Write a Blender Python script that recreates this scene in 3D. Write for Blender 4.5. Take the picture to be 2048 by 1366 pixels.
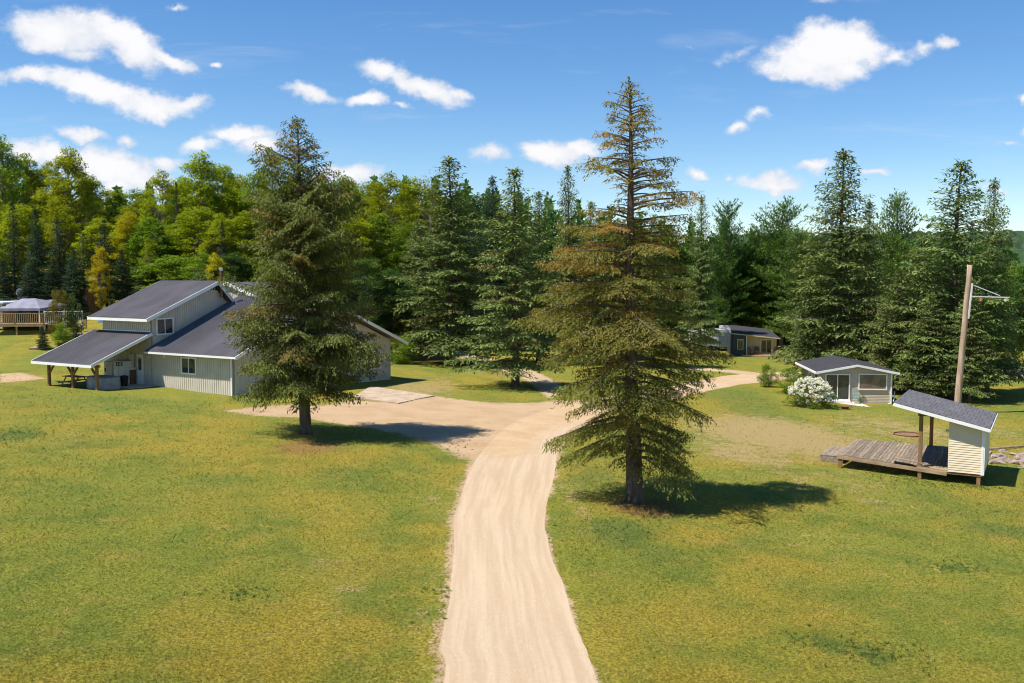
import bpy, math, random
import numpy as np
from mathutils import Vector
R = math.radians
for o in list(bpy.data.objects): bpy.data.objects.remove(o)
scene = bpy.context.scene
col = scene.collection
# ------------------------------------------------------------------ camera
FPX = 1900.0; PIT = math.atan(142 / FPX); CH = 8.5
cd = bpy.data.cameras.new('camera'); cam = bpy.data.objects.new('camera', cd); col.objects.link(cam)
cam.location = (0, 0, CH); cam.rotation_euler = (math.pi / 2 - PIT, 0, 0)
cd.sensor_width = 36; cd.lens = FPX / 2048 * 36; cd.clip_start = .1; cd.clip_end = 8000
scene.camera = cam
# ------------------------------------------------------------------ sun, exposure
SEL, SAZ = 60.0, 22.0                      # elevation, azimuth of the shadows (from +x towards +y)
sv = Vector((-math.cos(R(SEL)) * math.cos(R(SAZ)), -math.cos(R(SEL)) * math.sin(R(SAZ)), math.sin(R(SEL))))
sd = bpy.data.lights.new('sun', 'SUN'); sd.energy = 5.0; sd.angle = R(.5); sd.color = (1, .945, .85)
sun = bpy.data.objects.new('sun', sd); col.objects.link(sun); sun.rotation_euler = sv.to_track_quat('Z', 'Y').to_euler()
scene.view_settings.view_transform = 'Standard'; scene.view_settings.look = 'None'
scene.view_settings.exposure = 0.53; scene.view_settings.gamma = 1
scene.render.engine = 'CYCLES'
try:
    scene.cycles.max_bounces = 6; scene.cycles.diffuse_bounces = 3; scene.cycles.transparent_max_bounces = 6
    scene.cycles.use_denoising = True; scene.cycles.denoiser = 'OPENIMAGEDENOISE'; scene.cycles.denoising_input_passes = 'RGB_ALBEDO_NORMAL'; scene.cycles.denoising_prefilter = 'ACCURATE'; scene.cycles.sample_clamp_indirect = 4; scene.cycles.pixel_filter_type = 'BLACKMAN_HARRIS'; scene.cycles.filter_width = 1.1
except Exception: pass
# ------------------------------------------------------------------ ground height and projection helpers
def sst(a, b, x):
    t = np.clip((x - a) / (b - a), 0, 1); return t * t * (3 - 2 * t)
def gh(x, y):
    x = np.asarray(x, float); y = np.asarray(y, float)
    h = -1.6 * np.tanh(x * .04 / 1.6) - 2.4 * np.tanh((y - 50) * .02 / 2.4)
    xe = -30 + np.clip(y - 72, 0, 90) * .38
    ramp = np.where(y < 78, 0, np.clip(y - 78, 0, 90) * .155)
    h = h + ramp * sst(xe + 9, xe - 9, x)
    h = h + .05 * np.sin(x * .35 + 1) * np.sin(y * .27) + .03 * np.sin(x * .9) * np.cos(y * .7 + 2)
    return h
CAM = np.array([0, 0, CH]); FW = np.array([0, math.cos(PIT), -math.sin(PIT)]); UP = np.array([0, math.sin(PIT), math.cos(PIT)])
def ray(px, py): return FW + np.array([(px - 1024) / FPX, 0, 0]) + UP * ((683 - py) / FPX)
def G(px, py):                              # the ground point seen at a place in the photograph
    d = ray(px, py); t = np.arange(10, 420, .05); P = CAM + d * t[:, None]
    k = np.argmax(P[:, 2] <= gh(P[:, 0], P[:, 1])); return P[k]
def at(px, Y, dz=0):
    x = (px - 1024) / FPX * Y; return np.array([x, Y, float(gh(x, Y)) + dz])
def ztop(py, Y): return CH + (541 - py) / FPX * Y
# ------------------------------------------------------------------ node helpers
def mat(name):
    m = bpy.data.materials.new(name); m.use_nodes = True
    nt = m.node_tree; nt.nodes.clear(); return m, NT(nt)
class NT:
    def __init__(s, nt): s.t = nt
    def n(s, ty, **k):
        nd = s.t.nodes.new(ty)
        for a, b in k.items():
            if a.startswith('i_'): nd.inputs[a[2:].replace('_', ' ')].default_value = b
            else: setattr(nd, a, b)
        return nd
    def l(s, a, b): s.t.links.new(a, b)
    def val(s, v, sock):
        if isinstance(v, bpy.types.NodeSocket): s.l(v, sock)
        else: sock.default_value = v
    def math(s, op, a, b=0.0, clamp=False):
        nd = s.t.nodes.new('ShaderNodeMath'); nd.operation = op; nd.use_clamp = clamp
        s.val(a, nd.inputs[0]); s.val(b, nd.inputs[1]); return nd.outputs[0]
    def mix(s, f, a, b, ty='MIX'):
        nd = s.t.nodes.new('ShaderNodeMix'); nd.data_type = 'RGBA'; nd.blend_type = ty
        s.val(f, nd.inputs[0])
        for v, k in ((a, 6), (b, 7)):
            if isinstance(v, tuple) and len(v) == 3: v = v + (1,)
            s.val(v, nd.inputs[k])
        return nd.outputs[2]
    def noise(s, vec, scale, detail=3, rough=.55, dist=0):
        nd = s.t.nodes.new('ShaderNodeTexNoise'); nd.inputs['Scale'].default_value = scale
        nd.inputs['Detail'].default_value = detail; nd.inputs['Roughness'].default_value = rough
        nd.inputs['Distortion'].default_value = dist
        if vec is not None: s.l(vec, nd.inputs['Vector'])
        return nd.outputs['Fac']
    def ramp(s, f, a, b, lo=0.0, hi=1.0, smooth=True):
        nd = s.t.nodes.new('ShaderNodeMapRange'); nd.interpolation_type = 'SMOOTHSTEP' if smooth else 'LINEAR'
        s.val(f, nd.inputs[0])
        for k, v in zip((1, 2, 3, 4), (a, b, lo, hi)): nd.inputs[k].default_value = v
        return nd.outputs[0]
    def mapping(s, vec, loc=(0, 0, 0), rot=(0, 0, 0), sc=(1, 1, 1), ty='POINT'):
        nd = s.t.nodes.new('ShaderNodeMapping'); nd.vector_type = ty
        nd.inputs[1].default_value = loc; nd.inputs[2].default_value = rot; nd.inputs[3].default_value = sc
        s.l(vec, nd.inputs[0]); return nd.outputs[0]
    def bump(s, h, strength=.3, dist=.02):
        nd = s.t.nodes.new('ShaderNodeBump'); nd.inputs['Strength'].default_value = strength
        nd.inputs['Distance'].default_value = dist; s.l(h, nd.inputs['Height']); return nd.outputs[0]
    def attr(s, name):
        nd = s.t.nodes.new('ShaderNodeAttribute'); nd.attribute_name = name; return nd.outputs['Fac']
    def out(s, sh):
        o = s.t.nodes.new('ShaderNodeOutputMaterial'); s.l(sh, o.inputs['Surface'])
    def bsdf(s, c, rough=.7, metal=0.0, normal=None, spec=.3):
        b = s.t.nodes.new('ShaderNodeBsdfPrincipled')
        if isinstance(c, tuple) and len(c) == 3: c = c + (1,)
        s.val(c, b.inputs['Base Color']); s.val(rough, b.inputs['Roughness']); b.inputs['Metallic'].default_value = metal
        b.inputs['Specular IOR Level'].default_value = spec
        if normal is not None: s.l(normal, b.inputs['Normal'])
        s.out(b.outputs[0]); return b
# ------------------------------------------------------------------ sky with clouds
w = bpy.data.worlds.new('World'); scene.world = w; w.use_nodes = True
wt = NT(w.node_tree); w.node_tree.nodes.clear()
sky = wt.n('ShaderNodeTexSky', sky_type='NISHITA', sun_disc=False, sun_elevation=R(SEL), air_density=1.0, dust_density=0.0, ozone_density=3.5, altitude=600)
sky.sun_rotation = math.atan2(sv.x, sv.y)
tc = wt.n('ShaderNodeTexCoord'); sp = wt.n('ShaderNodeSeparateXYZ'); wt.l(tc.outputs['Generated'], sp.inputs[0])
yy = wt.math('MAXIMUM', sp.outputs[1], .02)
cb = wt.n('ShaderNodeCombineXYZ'); wt.l(wt.math('DIVIDE', sp.outputs[0], yy), cb.inputs[0]); wt.l(wt.math('DIVIDE', sp.outputs[2], yy), cb.inputs[1])
def vdist(vec, scale, amp, detail):
    nd = wt.n('ShaderNodeTexNoise'); nd.inputs['Scale'].default_value = scale; nd.inputs['Detail'].default_value = detail; nd.inputs['Roughness'].default_value = .6
    wt.l(vec, nd.inputs['Vector'])
    a = wt.n('ShaderNodeVectorMath', operation='SUBTRACT'); wt.l(nd.outputs['Color'], a.inputs[0]); a.inputs[1].default_value = (.5, .5, .5)
    b = wt.n('ShaderNodeVectorMath', operation='SCALE'); wt.l(a.outputs[0], b.inputs[0]); b.inputs['Scale'].default_value = amp
    c = wt.n('ShaderNodeVectorMath', operation='ADD'); wt.l(vec, c.inputs[0]); wt.l(b.outputs[0], c.inputs[1]); return c.outputs[0]
uv = vdist(cb.outputs[0], 9, .07, 5)
# centre x, y, half width, half height (photo pixels), tilt in degrees, thickness
CL = [(120, 62, 135, 48, -8, 1.1), (245, 78, 110, 46, -26, 1.1), (335, 108, 85, 22, -27, .9), (60, 50, 70, 22, 20, .7), (160,105,70,26,-10,.6),
      (60, 155, 100, 22, -14, .9), (180, 178, 130, 36, -12, 1.1), (320, 200, 110, 28, -10, 1.0), (375, 205, 60, 20, 0, .8),
      (442, 128, 18, 13, 0, .8), (765, 140, 62, 34, -10, 1.0), (790, 150, 60, 30, -40, .9), (850, 178, 90, 26, -22, 1.1), (900, 190, 45, 18, -10, .9),
      (635, 195, 55, 20, -10, .85), (725, 210, 48, 18, 0, .9), (785, 216, 32, 10, 0, .6),
      (155, 267, 60, 15, -6, .8), (258, 275, 30, 15, 0, .7), (490, 278, 80, 20, -4, .85), (515, 300, 60, 28, 0, .8), (400, 292, 42, 20, 0, .7),
      (90, 305, 110, 26, -10, 1.0), (220, 325, 130, 38, -8, 1.2), (290, 355, 80, 36, 0, 1.0), (330, 320, 60, 18, 0, .7), (250,368,60,26,0,.9),
      (700, 345, 90, 22, 0, .9), (980, 318, 52, 20, 8, .75), (1105, 312, 78, 32, -3, 1.25), (1160, 305, 60, 22, 0, .9),
      (1655, 118, 130, 56, 0, 1.35), (1600, 140, 90, 30, 0, 1.0), (1710, 100, 60, 44, 0, 1.1), (1690, 150, 60, 28, 0, 1.0), (1800, 120, 50, 18, 15, .6), (1885, 82, 30, 20, 15, .8), (1845, 100, 30, 14, 20, .5),
      (1482, 252, 32, 13, 0, .75), (1535, 235, 30, 14, 0, .55), (1545, 362, 80, 17, 0, .9), (1625, 340, 55, 11, 5, .65), (1388, 346, 30, 14, 0, .75), (1755, 352, 38, 9, 0, .6), (1460, 352, 20, 10, 0, .5),
      (2040, 185, 28, 16, 0, .9), (2048, 258, 30, 16, 0, .9), (2005, 290, 36, 9, 0, .5), (1990, 388, 40, 10, 0, .5), (1640, 12, 45, 12, 0, .35), (1480, 95, 50, 16, 10, .35), (350,2,28,8,0,.6), (1390,90,20,10,0,.25)]
acc = None
for (px, py, rx, ry, an, st) in CL:
    d = ray(px, py); c = (d[0] / d[1], d[2] / d[1], 0)
    m = wt.mapping(uv, loc=c, rot=(0, 0, R(an)), sc=(rx / FPX * 1.12, ry / FPX * 1.18, 1e6), ty='TEXTURE')
    ln = wt.n('ShaderNodeVectorMath', operation='LENGTH'); wt.l(m, ln.inputs[0])
    v = wt.math('MULTIPLY', wt.math('SUBTRACT', 1.0, ln.outputs['Value']), st)
    if acc is None: acc = v
    else:
        nd = wt.n('ShaderNodeMath', operation='SMOOTH_MAX'); wt.l(acc, nd.inputs[0]); wt.l(v, nd.inputs[1]); nd.inputs[2].default_value = .12; acc = nd.outputs[0]
fine = wt.noise(wt.mapping(cb.outputs[0], sc=(1, 1.5, 1)), 30, 6, .62)
dens = wt.math('ADD', acc, wt.math('MULTIPLY', wt.math('SUBTRACT', fine, .5), 1.05))
alpha = wt.ramp(dens, .04, .60)
wisp = wt.noise(wt.mapping(cb.outputs[0], rot=(0, 0, R(-14)), sc=(2.2, 15, 1)), 2.4, 6, .6, .6)
alpha = wt.math('MAXIMUM', alpha, wt.ramp(wisp, .53, .85, 0, .35))
alpha = wt.math('MULTIPLY', alpha, wt.ramp(sp.outputs[1], .05, .2))
skyc = wt.n('ShaderNodeHueSaturation'); skyc.inputs['Saturation'].default_value = 1.24; skyc.inputs['Value'].default_value = 1.3; skyc.inputs['Hue'].default_value = .503
wt.l(sky.outputs[0], skyc.inputs['Color'])
cloudc = wt.mix(wt.ramp(wt.math('ADD', dens, wt.math('MULTIPLY', wt.math('SUBTRACT', wt.noise(wt.mapping(cb.outputs[0], loc=(0, .02, 0), sc=(1, 1.6, 1)), 14, 5, .6), .5), 1.6)), .1, .9), (6.6, 7.0, 7.9), (8.7, 8.7, 8.9))
cc = wt.mix(alpha, skyc.outputs[0], cloudc)
bg = wt.n('ShaderNodeBackground'); bg.inputs['Strength'].default_value = .078; wt.l(cc, bg.inputs['Color'])
wo = wt.n('ShaderNodeOutputWorld'); wt.l(bg.outputs[0], wo.inputs[0])
# ------------------------------------------------------------------ object helpers
def tag(o, label=None, cat=None, group=None, kind=None):
    if label: o['label'] = label
    if cat: o['category'] = cat
    if group: o['group'] = group
    if kind: o['kind'] = kind
    return o
def thing(name, label, cat, loc=(0, 0, 0), rz=0, group=None):
    o = bpy.data.objects.new(name, None); o.empty_display_size = .3; col.objects.link(o)
    o.location = tuple(float(v) for v in loc); o.rotation_euler = (0, 0, rz); return tag(o, label, cat, group)
def link_mesh(name, me, m, parent=None, label=None):
    if m is not None: me.materials.append(m)
    o = bpy.data.objects.new(name, me); col.objects.link(o)
    if parent is not None: o.parent = parent
    if label: o['label'] = label
    return o
def quads_mesh(name, V, attrs=None, smooth=False):          # V: (N, k, 3) separate faces
    N, k, _ = V.shape; me = bpy.data.meshes.new(name)
    me.vertices.add(N * k); me.loops.add(N * k); me.polygons.add(N)
    me.vertices.foreach_set('co', V.astype(np.float32).ravel())
    me.loops.foreach_set('vertex_index', np.arange(N * k, dtype=np.int32))
    me.polygons.foreach_set('loop_start', np.arange(0, N * k, k, dtype=np.int32))
    me.polygons.foreach_set('loop_total', np.full(N, k, dtype=np.int32))
    me.update(calc_edges=True)
    for nm, a in (attrs or {}).items():
        at_ = me.attributes.new(nm, 'FLOAT', 'POINT'); at_.data.foreach_set('value', np.repeat(a.astype(np.float32), k) if a.size == N else a.astype(np.float32).ravel())
    return me
def grid_mesh(name, P, attrs=None, smooth=True, keep=None):  # P: (ny, nx, 3)
    ny, nx, _ = P.shape; me = bpy.data.meshes.new(name)
    idx = np.arange(ny * nx, dtype=np.int32).reshape(ny, nx)
    q = np.stack([idx[:-1, :-1], idx[:-1, 1:], idx[1:, 1:], idx[1:, :-1]], -1).reshape(-1, 4)
    me.vertices.add(ny * nx); me.vertices.foreach_set('co', P.astype(np.float32).ravel())
    me.loops.add(q.size); me.loops.foreach_set('vertex_index', q.ravel())
    me.polygons.add(len(q)); me.polygons.foreach_set('loop_start', np.arange(0, q.size, 4, dtype=np.int32))
    me.polygons.foreach_set('loop_total', np.full(len(q), 4, dtype=np.int32))
    me.polygons.foreach_set('use_smooth', np.full(len(q), smooth))
    me.update(calc_edges=True)
    for nm, a in (attrs or {}).items():
        at_ = me.attributes.new(nm, 'FLOAT', 'POINT'); at_.data.foreach_set('value', a.astype(np.float32).ravel())
    return me
class MB:
    def __init__(s): s.v = []; s.f = []
    def add(s, vs, fs):
        b = len(s.v); s.v += [tuple(map(float, p)) for p in vs]; s.f += [tuple(b + i for i in f) for f in fs]; return s
    def hexa(s, p):                                          # 8 corners: bottom 4 ccw, top 4 ccw
        return s.add(p, [(3, 2, 1, 0), (4, 5, 6, 7), (0, 1, 5, 4), (1, 2, 6, 5), (2, 3, 7, 6), (3, 0, 4, 7)])
    def box(s, x0, x1, y0, y1, z0, z1):
        return s.hexa([(x0, y0, z0), (x1, y0, z0), (x1, y1, z0), (x0, y1, z0), (x0, y0, z1), (x1, y0, z1), (x1, y1, z1), (x0, y1, z1)])
    def bar(s, a, b, w, h, up=(0, 0, 1)):                    # rectangular bar from a to b
        a = Vector(a); b = Vector(b); d = (b - a).normalized(); u = Vector(up)
        if abs(d.dot(u)) > .95: u = Vector((0, 1, 0))
        sx = d.cross(u).normalized() * w / 2; sz = sx.cross(d).normalized() * h / 2
        return s.hexa([a - sx - sz, b - sx - sz, b + sx - sz, a + sx - sz, a - sx + sz, b - sx + sz, b + sx + sz, a + sx + sz])
    def slab(s, pts, t):                                     # thick polygon, pts are the top, thickness straight down
        n = len(pts); top = [Vector(p) for p in pts]; bot = [p - Vector((0, 0, t)) for p in top]
        return s.add(top + bot, [tuple(range(n)), tuple(range(2 * n - 1, n - 1, -1))] + [(i, n + i, n + (i + 1) % n, (i + 1) % n) for i in range(n)])
    def tube(s, pts, rad, k=8, cap=True):
        pts = [Vector(p) for p in pts]; n = len(pts)
        if not hasattr(rad, '__len__'): rad = [rad] * n
        b = len(s.v); prev = None
        for i, p in enumerate(pts):
            d = (pts[min(i + 1, n - 1)] - pts[max(i - 1, 0)]).normalized()
            if prev is None: u = d.cross(Vector((0, 0, 1)) if abs(d.z) < .9 else Vector((1, 0, 0))).normalized()
            else: u = (prev - d * prev.dot(d)).normalized()
            prev = u; vv = d.cross(u)
            for j in range(k):
                a = 2 * math.pi * j / k; q = p + (u * math.cos(a) + vv * math.sin(a)) * rad[i]; s.v.append(tuple(q))
        for i in range(n - 1):
            for j in range(k): s.f.append((b + i * k + j, b + i * k + (j + 1) % k, b + (i + 1) * k + (j + 1) % k, b + (i + 1) * k + j))
        if cap: s.f.append(tuple(b + j for j in range(k))[::-1]); s.f.append(tuple(b + (n - 1) * k + j for j in range(k)))
        return s
    def cyl(s, c, r, z0, z1, k=16): return s.tube([(c[0], c[1], z0), (c[0], c[1], z1)], r, k)
    def build(s, name, m, parent=None, label=None, smooth=False, bevel=0):
        me = bpy.data.meshes.new(name); me.from_pydata(s.v, [], s.f); me.update()
        if smooth: me.polygons.foreach_set('use_smooth', [True] * len(me.polygons))
        o = link_mesh(name, me, m, parent, label)
        if bevel:
            b = o.modifiers.new('bevel', 'BEVEL'); b.width = bevel; b.segments = 2; b.limit_method = 'ANGLE'
        return o
# ------------------------------------------------------------------ materials
def simple(name, c1, c2, scale=3, rough=.7, metal=0, bump=0, spec=.3, stretch=(1, 1, 1), det=4):
    m, n = mat(name); t = n.n('ShaderNodeTexCoord').outputs['Object']
    v = n.mapping(t, sc=stretch); f = n.noise(v, scale, det)
    c = n.mix(n.ramp(f, .3, .7), c1, c2)
    nb = n.bump(n.noise(v, scale * 6, 3), bump, .02) if bump else None
    n.bsdf(c, rough, metal, nb, spec); return m
M_siding = simple('beige_siding', (.53, .48, .395), (.60, .545, .45), 1.2, .55)
M_vinyl = simple('tan_vinyl', (.52, .41, .29), (.58, .46, .33), 1.5, .5)
M_vinyl2 = simple('cream_vinyl', (.66, .55, .39), (.72, .61, .44), 1.5, .5)
M_white = simple('white_trim', (.74, .74, .72), (.82, .81, .78), 2, .45)
def shade_stripes(name, c1, c2, step=.21):
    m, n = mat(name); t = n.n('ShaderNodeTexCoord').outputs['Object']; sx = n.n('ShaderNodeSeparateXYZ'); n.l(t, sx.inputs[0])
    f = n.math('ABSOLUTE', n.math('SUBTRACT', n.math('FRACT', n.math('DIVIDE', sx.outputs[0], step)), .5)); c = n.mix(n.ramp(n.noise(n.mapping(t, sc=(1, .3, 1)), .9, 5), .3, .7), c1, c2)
    c = n.mix(n.ramp(f, .33, .46, 0, .75), c, tuple(x * .25 for x in c1)); n.bsdf(c, .45, 0, None, .45); return m  # dark stripes at rib spacing paint corrugation shade into the roof colour
M_metalroof = shade_stripes('dark_metal_roof', (.105, .098, .106), (.14, .13, .138))
M_wood = simple('brown_wood', (.19, .105, .045), (.30, .175, .08), 5, .8, 0, .3, .2, (1, 1, .15))
M_wood_pale = simple('pale_pine_wood', (.33, .21, .10), (.46, .31, .16), 5, .75, 0, .2, .2, (1, 1, .2))
M_pole = simple('weathered_pole', (.30, .20, .125), (.46, .35, .26), 7, .85, 0, .5, .2, (1, 1, .12), 7)
M_concrete = simple('concrete', (.50, .44, .36), (.60, .54, .46), 2, .9, 0, .3)
M_concrete_old = simple('old_concrete', (.36, .27, .19), (.50, .39, .28), 1.4, .95, 0, .4, .2, (1, 1, 1), 8)
M_grey = simple('grey_cover', (.20, .20, .21), (.30, .30, .31), 3, .7, 0, .5)
M_darkblue = simple('dark_blue_panel', (.055, .075, .08), (.075, .10, .105), 2, .5)
M_black = simple('black_plastic', (.012, .012, .013), (.025, .025, .025), 3, .5)
M_appl = simple('appliance_white', (.60, .60, .60), (.70, .70, .70), 2, .4)
M_beige = simple('beige_panel', (.48, .44, .33), (.56, .52, .40), 2, .5)
M_blue = simple('blue_lettering', (.02, .07, .30), (.03, .09, .36), 2, .5)
M_teal = simple('teal_plastic', (.06, .22, .23), (.09, .28, .28), 3, .4)
M_rust = simple('rusty_steel', (.16, .06, .035), (.25, .10, .055), 9, .9, .1, .6)
M_steel = simple('galvanised_steel', (.45, .44, .43), (.58, .57, .56), 4, .3, .85)
M_brownpipe = simple('brown_pipe', (.16, .085, .05), (.23, .13, .08), 4, .5, .3)
M_canvas = simple('grey_canvas', (.19, .19, .25), (.27, .26, .32), 1.5, .8)  # tree shade over the canopy is put into this darker bluish grey
M_rock = simple('rock', (.20, .15, .12), (.42, .33, .28), 2.5, .95, 0, .6, .2, (1, 1, 1), 7)
M_tarp = simple('blue_tarp', (.10, .17, .24), (.15, .23, .31), 3, .5)
M_rv = simple('white_fibreglass', (.66, .65, .62), (.74, .73, .70), 1, .35)
M_rvstripe = simple('grey_blue_stripe', (.12, .16, .20), (.16, .20, .25), 1, .35)
M_earth = simple('earth_bank', (.16, .10, .05), (.26, .17, .09), 4, .95, 0, .5)
M_orange = simple('orange_insulator', (.50, .13, .05), (.6, .18, .06), 4, .5)
M_logwood = simple('dead_wood', (.25, .18, .12), (.36, .28, .2), 6, .9, 0, .5)
def glass(name, c, rough=.06):
    m, n = mat(name); t = n.n('ShaderNodeTexCoord').outputs['Object']
    f = n.noise(n.mapping(t, sc=(1, 1, 1)), 1.6, 2); b = n.bsdf(n.mix(n.ramp(f, .35, .65), c, tuple(x * 1.9 for x in c)), rough, 0, None, .8); return m
M_glass = glass('window_glass', (.028, .03, .028))
M_glass_brown = glass('screened_glass', (.10, .068, .045), .25)
def shingles(name, c1, c2, cw=.5, ch=.14, sy=1.0):
    m, n = mat(name); t = n.n('ShaderNodeTexCoord').outputs['Object']
    br = n.n('ShaderNodeTexBrick'); n.l(t, br.inputs['Vector']); br.inputs['Scale'].default_value = 1
    br.inputs['Brick Width'].default_value = cw; br.inputs['Row Height'].default_value = ch; br.inputs['Mortar Size'].default_value = .012
    br.inputs['Color1'].default_value = c1 + (1,); br.inputs['Color2'].default_value = c2 + (1,); br.inputs['Mortar'].default_value = tuple(x * .35 for x in c1) + (1,)
    br.inputs['Bias'].default_value = 0
    c = n.mix(n.ramp(n.noise(t, 60, 2), .3, .75), br.outputs[0], (.5, .5, .5), 'OVERLAY')
    c = n.mix(n.ramp(n.noise(t, 1.2, 4), .45, .8, 0, .35), c, tuple(x * 1.7 for x in c1))
    n.bsdf(c, .9, 0, n.bump(br.outputs['Fac'], .5, .01)); return m
M_shingle_dark = shingles('charcoal_shingles', (.040, .040, .046), (.06, .058, .064))
M_shingle_grey = None
# ------------------------------------------------------------------ ground cover maps
def ell(px, py, rx, ry, s):
    c = G(px, py); b = G(px, min(py + ry, 1365) if ry > 0 else py); a = G(px, py - ry)
    return (c[0], c[1], rx / FPX * c[1], max(abs(a[1] - c[1]), .3), s)
LUSH = [ell(*e) for e in [(30, 872, 60, 16, 1.1), (480, 1192, 26, 10, .9), (1240, 1065, 100, 40, .9), (1190, 960, 80, 50, .7), (1330, 1110, 120, 50, .6), (1660, 1290, 50, 28, .9), (1745, 1310, 45, 28, .95),
        (1915, 1137, 26, 9, 1.0), (1480, 800, 120, 40, .7), (1620, 815, 120, 14, .6), (700, 960, 170, 40, .55), (230, 805, 240, 24, .6), (1560, 1030, 200, 40, .35), (1900, 1010, 180, 50, .5), (2000, 1060, 120, 20, .8), (420, 930, 150, 40, .25),
        (180, 830, 120, 14, .3), (880, 760, 90, 8, .5), (1400, 1370, 120, 50, .4), (1120, 1250, 30, 80, .4), (1170, 1100, 30, 60, .4)]]
DRY = [ell(*e) for e in [(1550, 868, 190, 40, 1.25), (1480, 900, 120, 36, .9), (1700, 905, 150, 40, .8), (1800, 860, 180, 40, .75), (1640, 960, 260, 34, .5), (2000, 860, 70, 60, .6), (150, 875, 60, 14, .5), (840, 775, 100, 26, .9), (1000, 745, 120, 12, .5), (690, 1190, 60, 40, .5), (640, 1130, 60, 20, .4), (420, 970, 60, 20, .4),
        (1150, 990, 40, 60, .5), (1640, 1080, 120, 24, .45), (1760, 1010, 80, 18, .5), (1800, 1130, 200, 60, .3), (30, 760, 60, 10, .8), (880, 1000, 60, 60, .45), (860, 1200, 40, 160, .5), (2040, 745, 60, 14, .9), (1960, 905, 90, 20, .5), (1640, 750, 80, 14, .5), (100, 690, 100, 20, .2)]]
RUST = [ell(*e) for e in [(620, 893, 95, 24, .9), (690, 905, 60, 16, .5), (1290, 1015, 110, 26, 1.0), (1210, 1010, 60, 20, .5), (868, 715, 60, 16, 1.1), (1010, 750, 90, 10, .4), (1640, 735, 60, 12, .8), (1720, 740, 60, 12, .8)]]
def emap(E, x, y):
    r = np.zeros_like(x)
    for (cx, cy, a, b, s) in E:
        d = np.sqrt(((x - cx) / a) ** 2 + ((y - cy) / b) ** 2); r = np.maximum(r, s * np.clip(1.35 - d, 0, 1) / 1.35 * 1.25)
    return np.clip(r, 0, 1.3)
def poly_sd(poly, x, y):                                     # signed distance, positive inside
    P = np.array(poly, float); n = len(P); d = np.full(x.shape, 1e9); ins = np.zeros(x.shape, bool)
    for i in range(n):
        a, b = P[i], P[(i + 1) % n]; e = b - a; t = np.clip(((x - a[0]) * e[0] + (y - a[1]) * e[1]) / (e @ e), 0, 1)
        d = np.minimum(d, np.hypot(x - a[0] - t * e[0], y - a[1] - t * e[1]))
        c = ((a[1] > y) != (b[1] > y)) & (x < (b[0] - a[0]) * (y - a[1]) / (b[1] - a[1] + 1e-12) + a[0]); ins ^= c
    return np.where(ins, d, -d)
YARD = [G(*q)[:2] for q in [(448, 822), (520, 813), (600, 808), (650, 812), (705, 800), (800, 806), (868, 792), (925, 800), (990, 806), (1060, 806), (1120, 800), (1180, 800), (1240, 812), (1190, 850), (1130, 885), (1105, 930), (1095, 985), (1000, 1010), (940, 960), (945, 925), (880, 893), (800, 868), (700, 850), (600, 836), (520, 832)]]
POLY_A = [G(*q)[:2] for q in [(0, 748), (40, 745), (95, 757), (60, 760), (0, 766)]]
def strip(pts_l, pts_r, n, seed, rag, name, m, lift, nx=14, label=None, back=None):
    rng = np.random.default_rng(seed)
    Lp = np.array([G(*q)[:2] for q in pts_l]); Rp = np.array([G(*q)[:2] for q in pts_r])
    if back is not None: Lp = np.vstack([back[0], Lp]); Rp = np.vstack([back[1], Rp])
    def resample(P):
        k = len(P); tt = np.linspace(0, k - 1, n); i = np.clip(tt.astype(int), 0, k - 2); f = (tt - i)[:, None]
        p0 = P[np.clip(i - 1, 0, k - 1)]; p1 = P[i]; p2 = P[i + 1]; p3 = P[np.clip(i + 2, 0, k - 1)]
        return .5 * (2 * p1 + (p2 - p0) * f + (2 * p0 - 5 * p1 + 4 * p2 - p3) * f ** 2 + (3 * p1 - p0 - 3 * p2 + p3) * f ** 3)
    Lp, Rp = resample(Lp), resample(Rp)
    def fr():
        r = np.zeros(n)
        for o in range(3, 9): r += np.interp(np.linspace(0, 2 ** o, n), np.arange(2 ** o + 1), rng.normal(size=2 ** o + 1)) * .55 ** (o - 3)
        return r * rag
    D = Rp - Lp; D /= np.linalg.norm(D, axis=1)[:, None] + 1e-9
    Lp = Lp + D * fr()[:, None]; Rp = Rp + D * fr()[:, None]
    u = np.linspace(0, 1, nx)[None, :, None]; P2 = Lp[:, None] * (1 - u) + Rp[:, None] * u
    z = gh(P2[..., 0], P2[..., 1]) + lift; P = np.concatenate([P2, z[..., None]], -1)
    s = np.concatenate([[0], np.cumsum(np.linalg.norm(np.diff((Lp + Rp) / 2, axis=0), axis=1))])
    me = grid_mesh(name, P, {'across': np.broadcast_to(u[..., 0], (n, nx)) , 'along': np.broadcast_to(s[:, None], (n, nx)), 'yard': np.clip(poly_sd(YARD, P2[..., 0], P2[..., 1]) / 3 + .1, 0, 1) * sst(38, 44, P2[..., 1]) + .55 * sst(52, 58, P2[..., 1])})
    o = link_mesh(name, me, m); tag(o, label, None, None, 'structure'); return o, np.vstack([Lp, Rp[::-1]])
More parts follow.
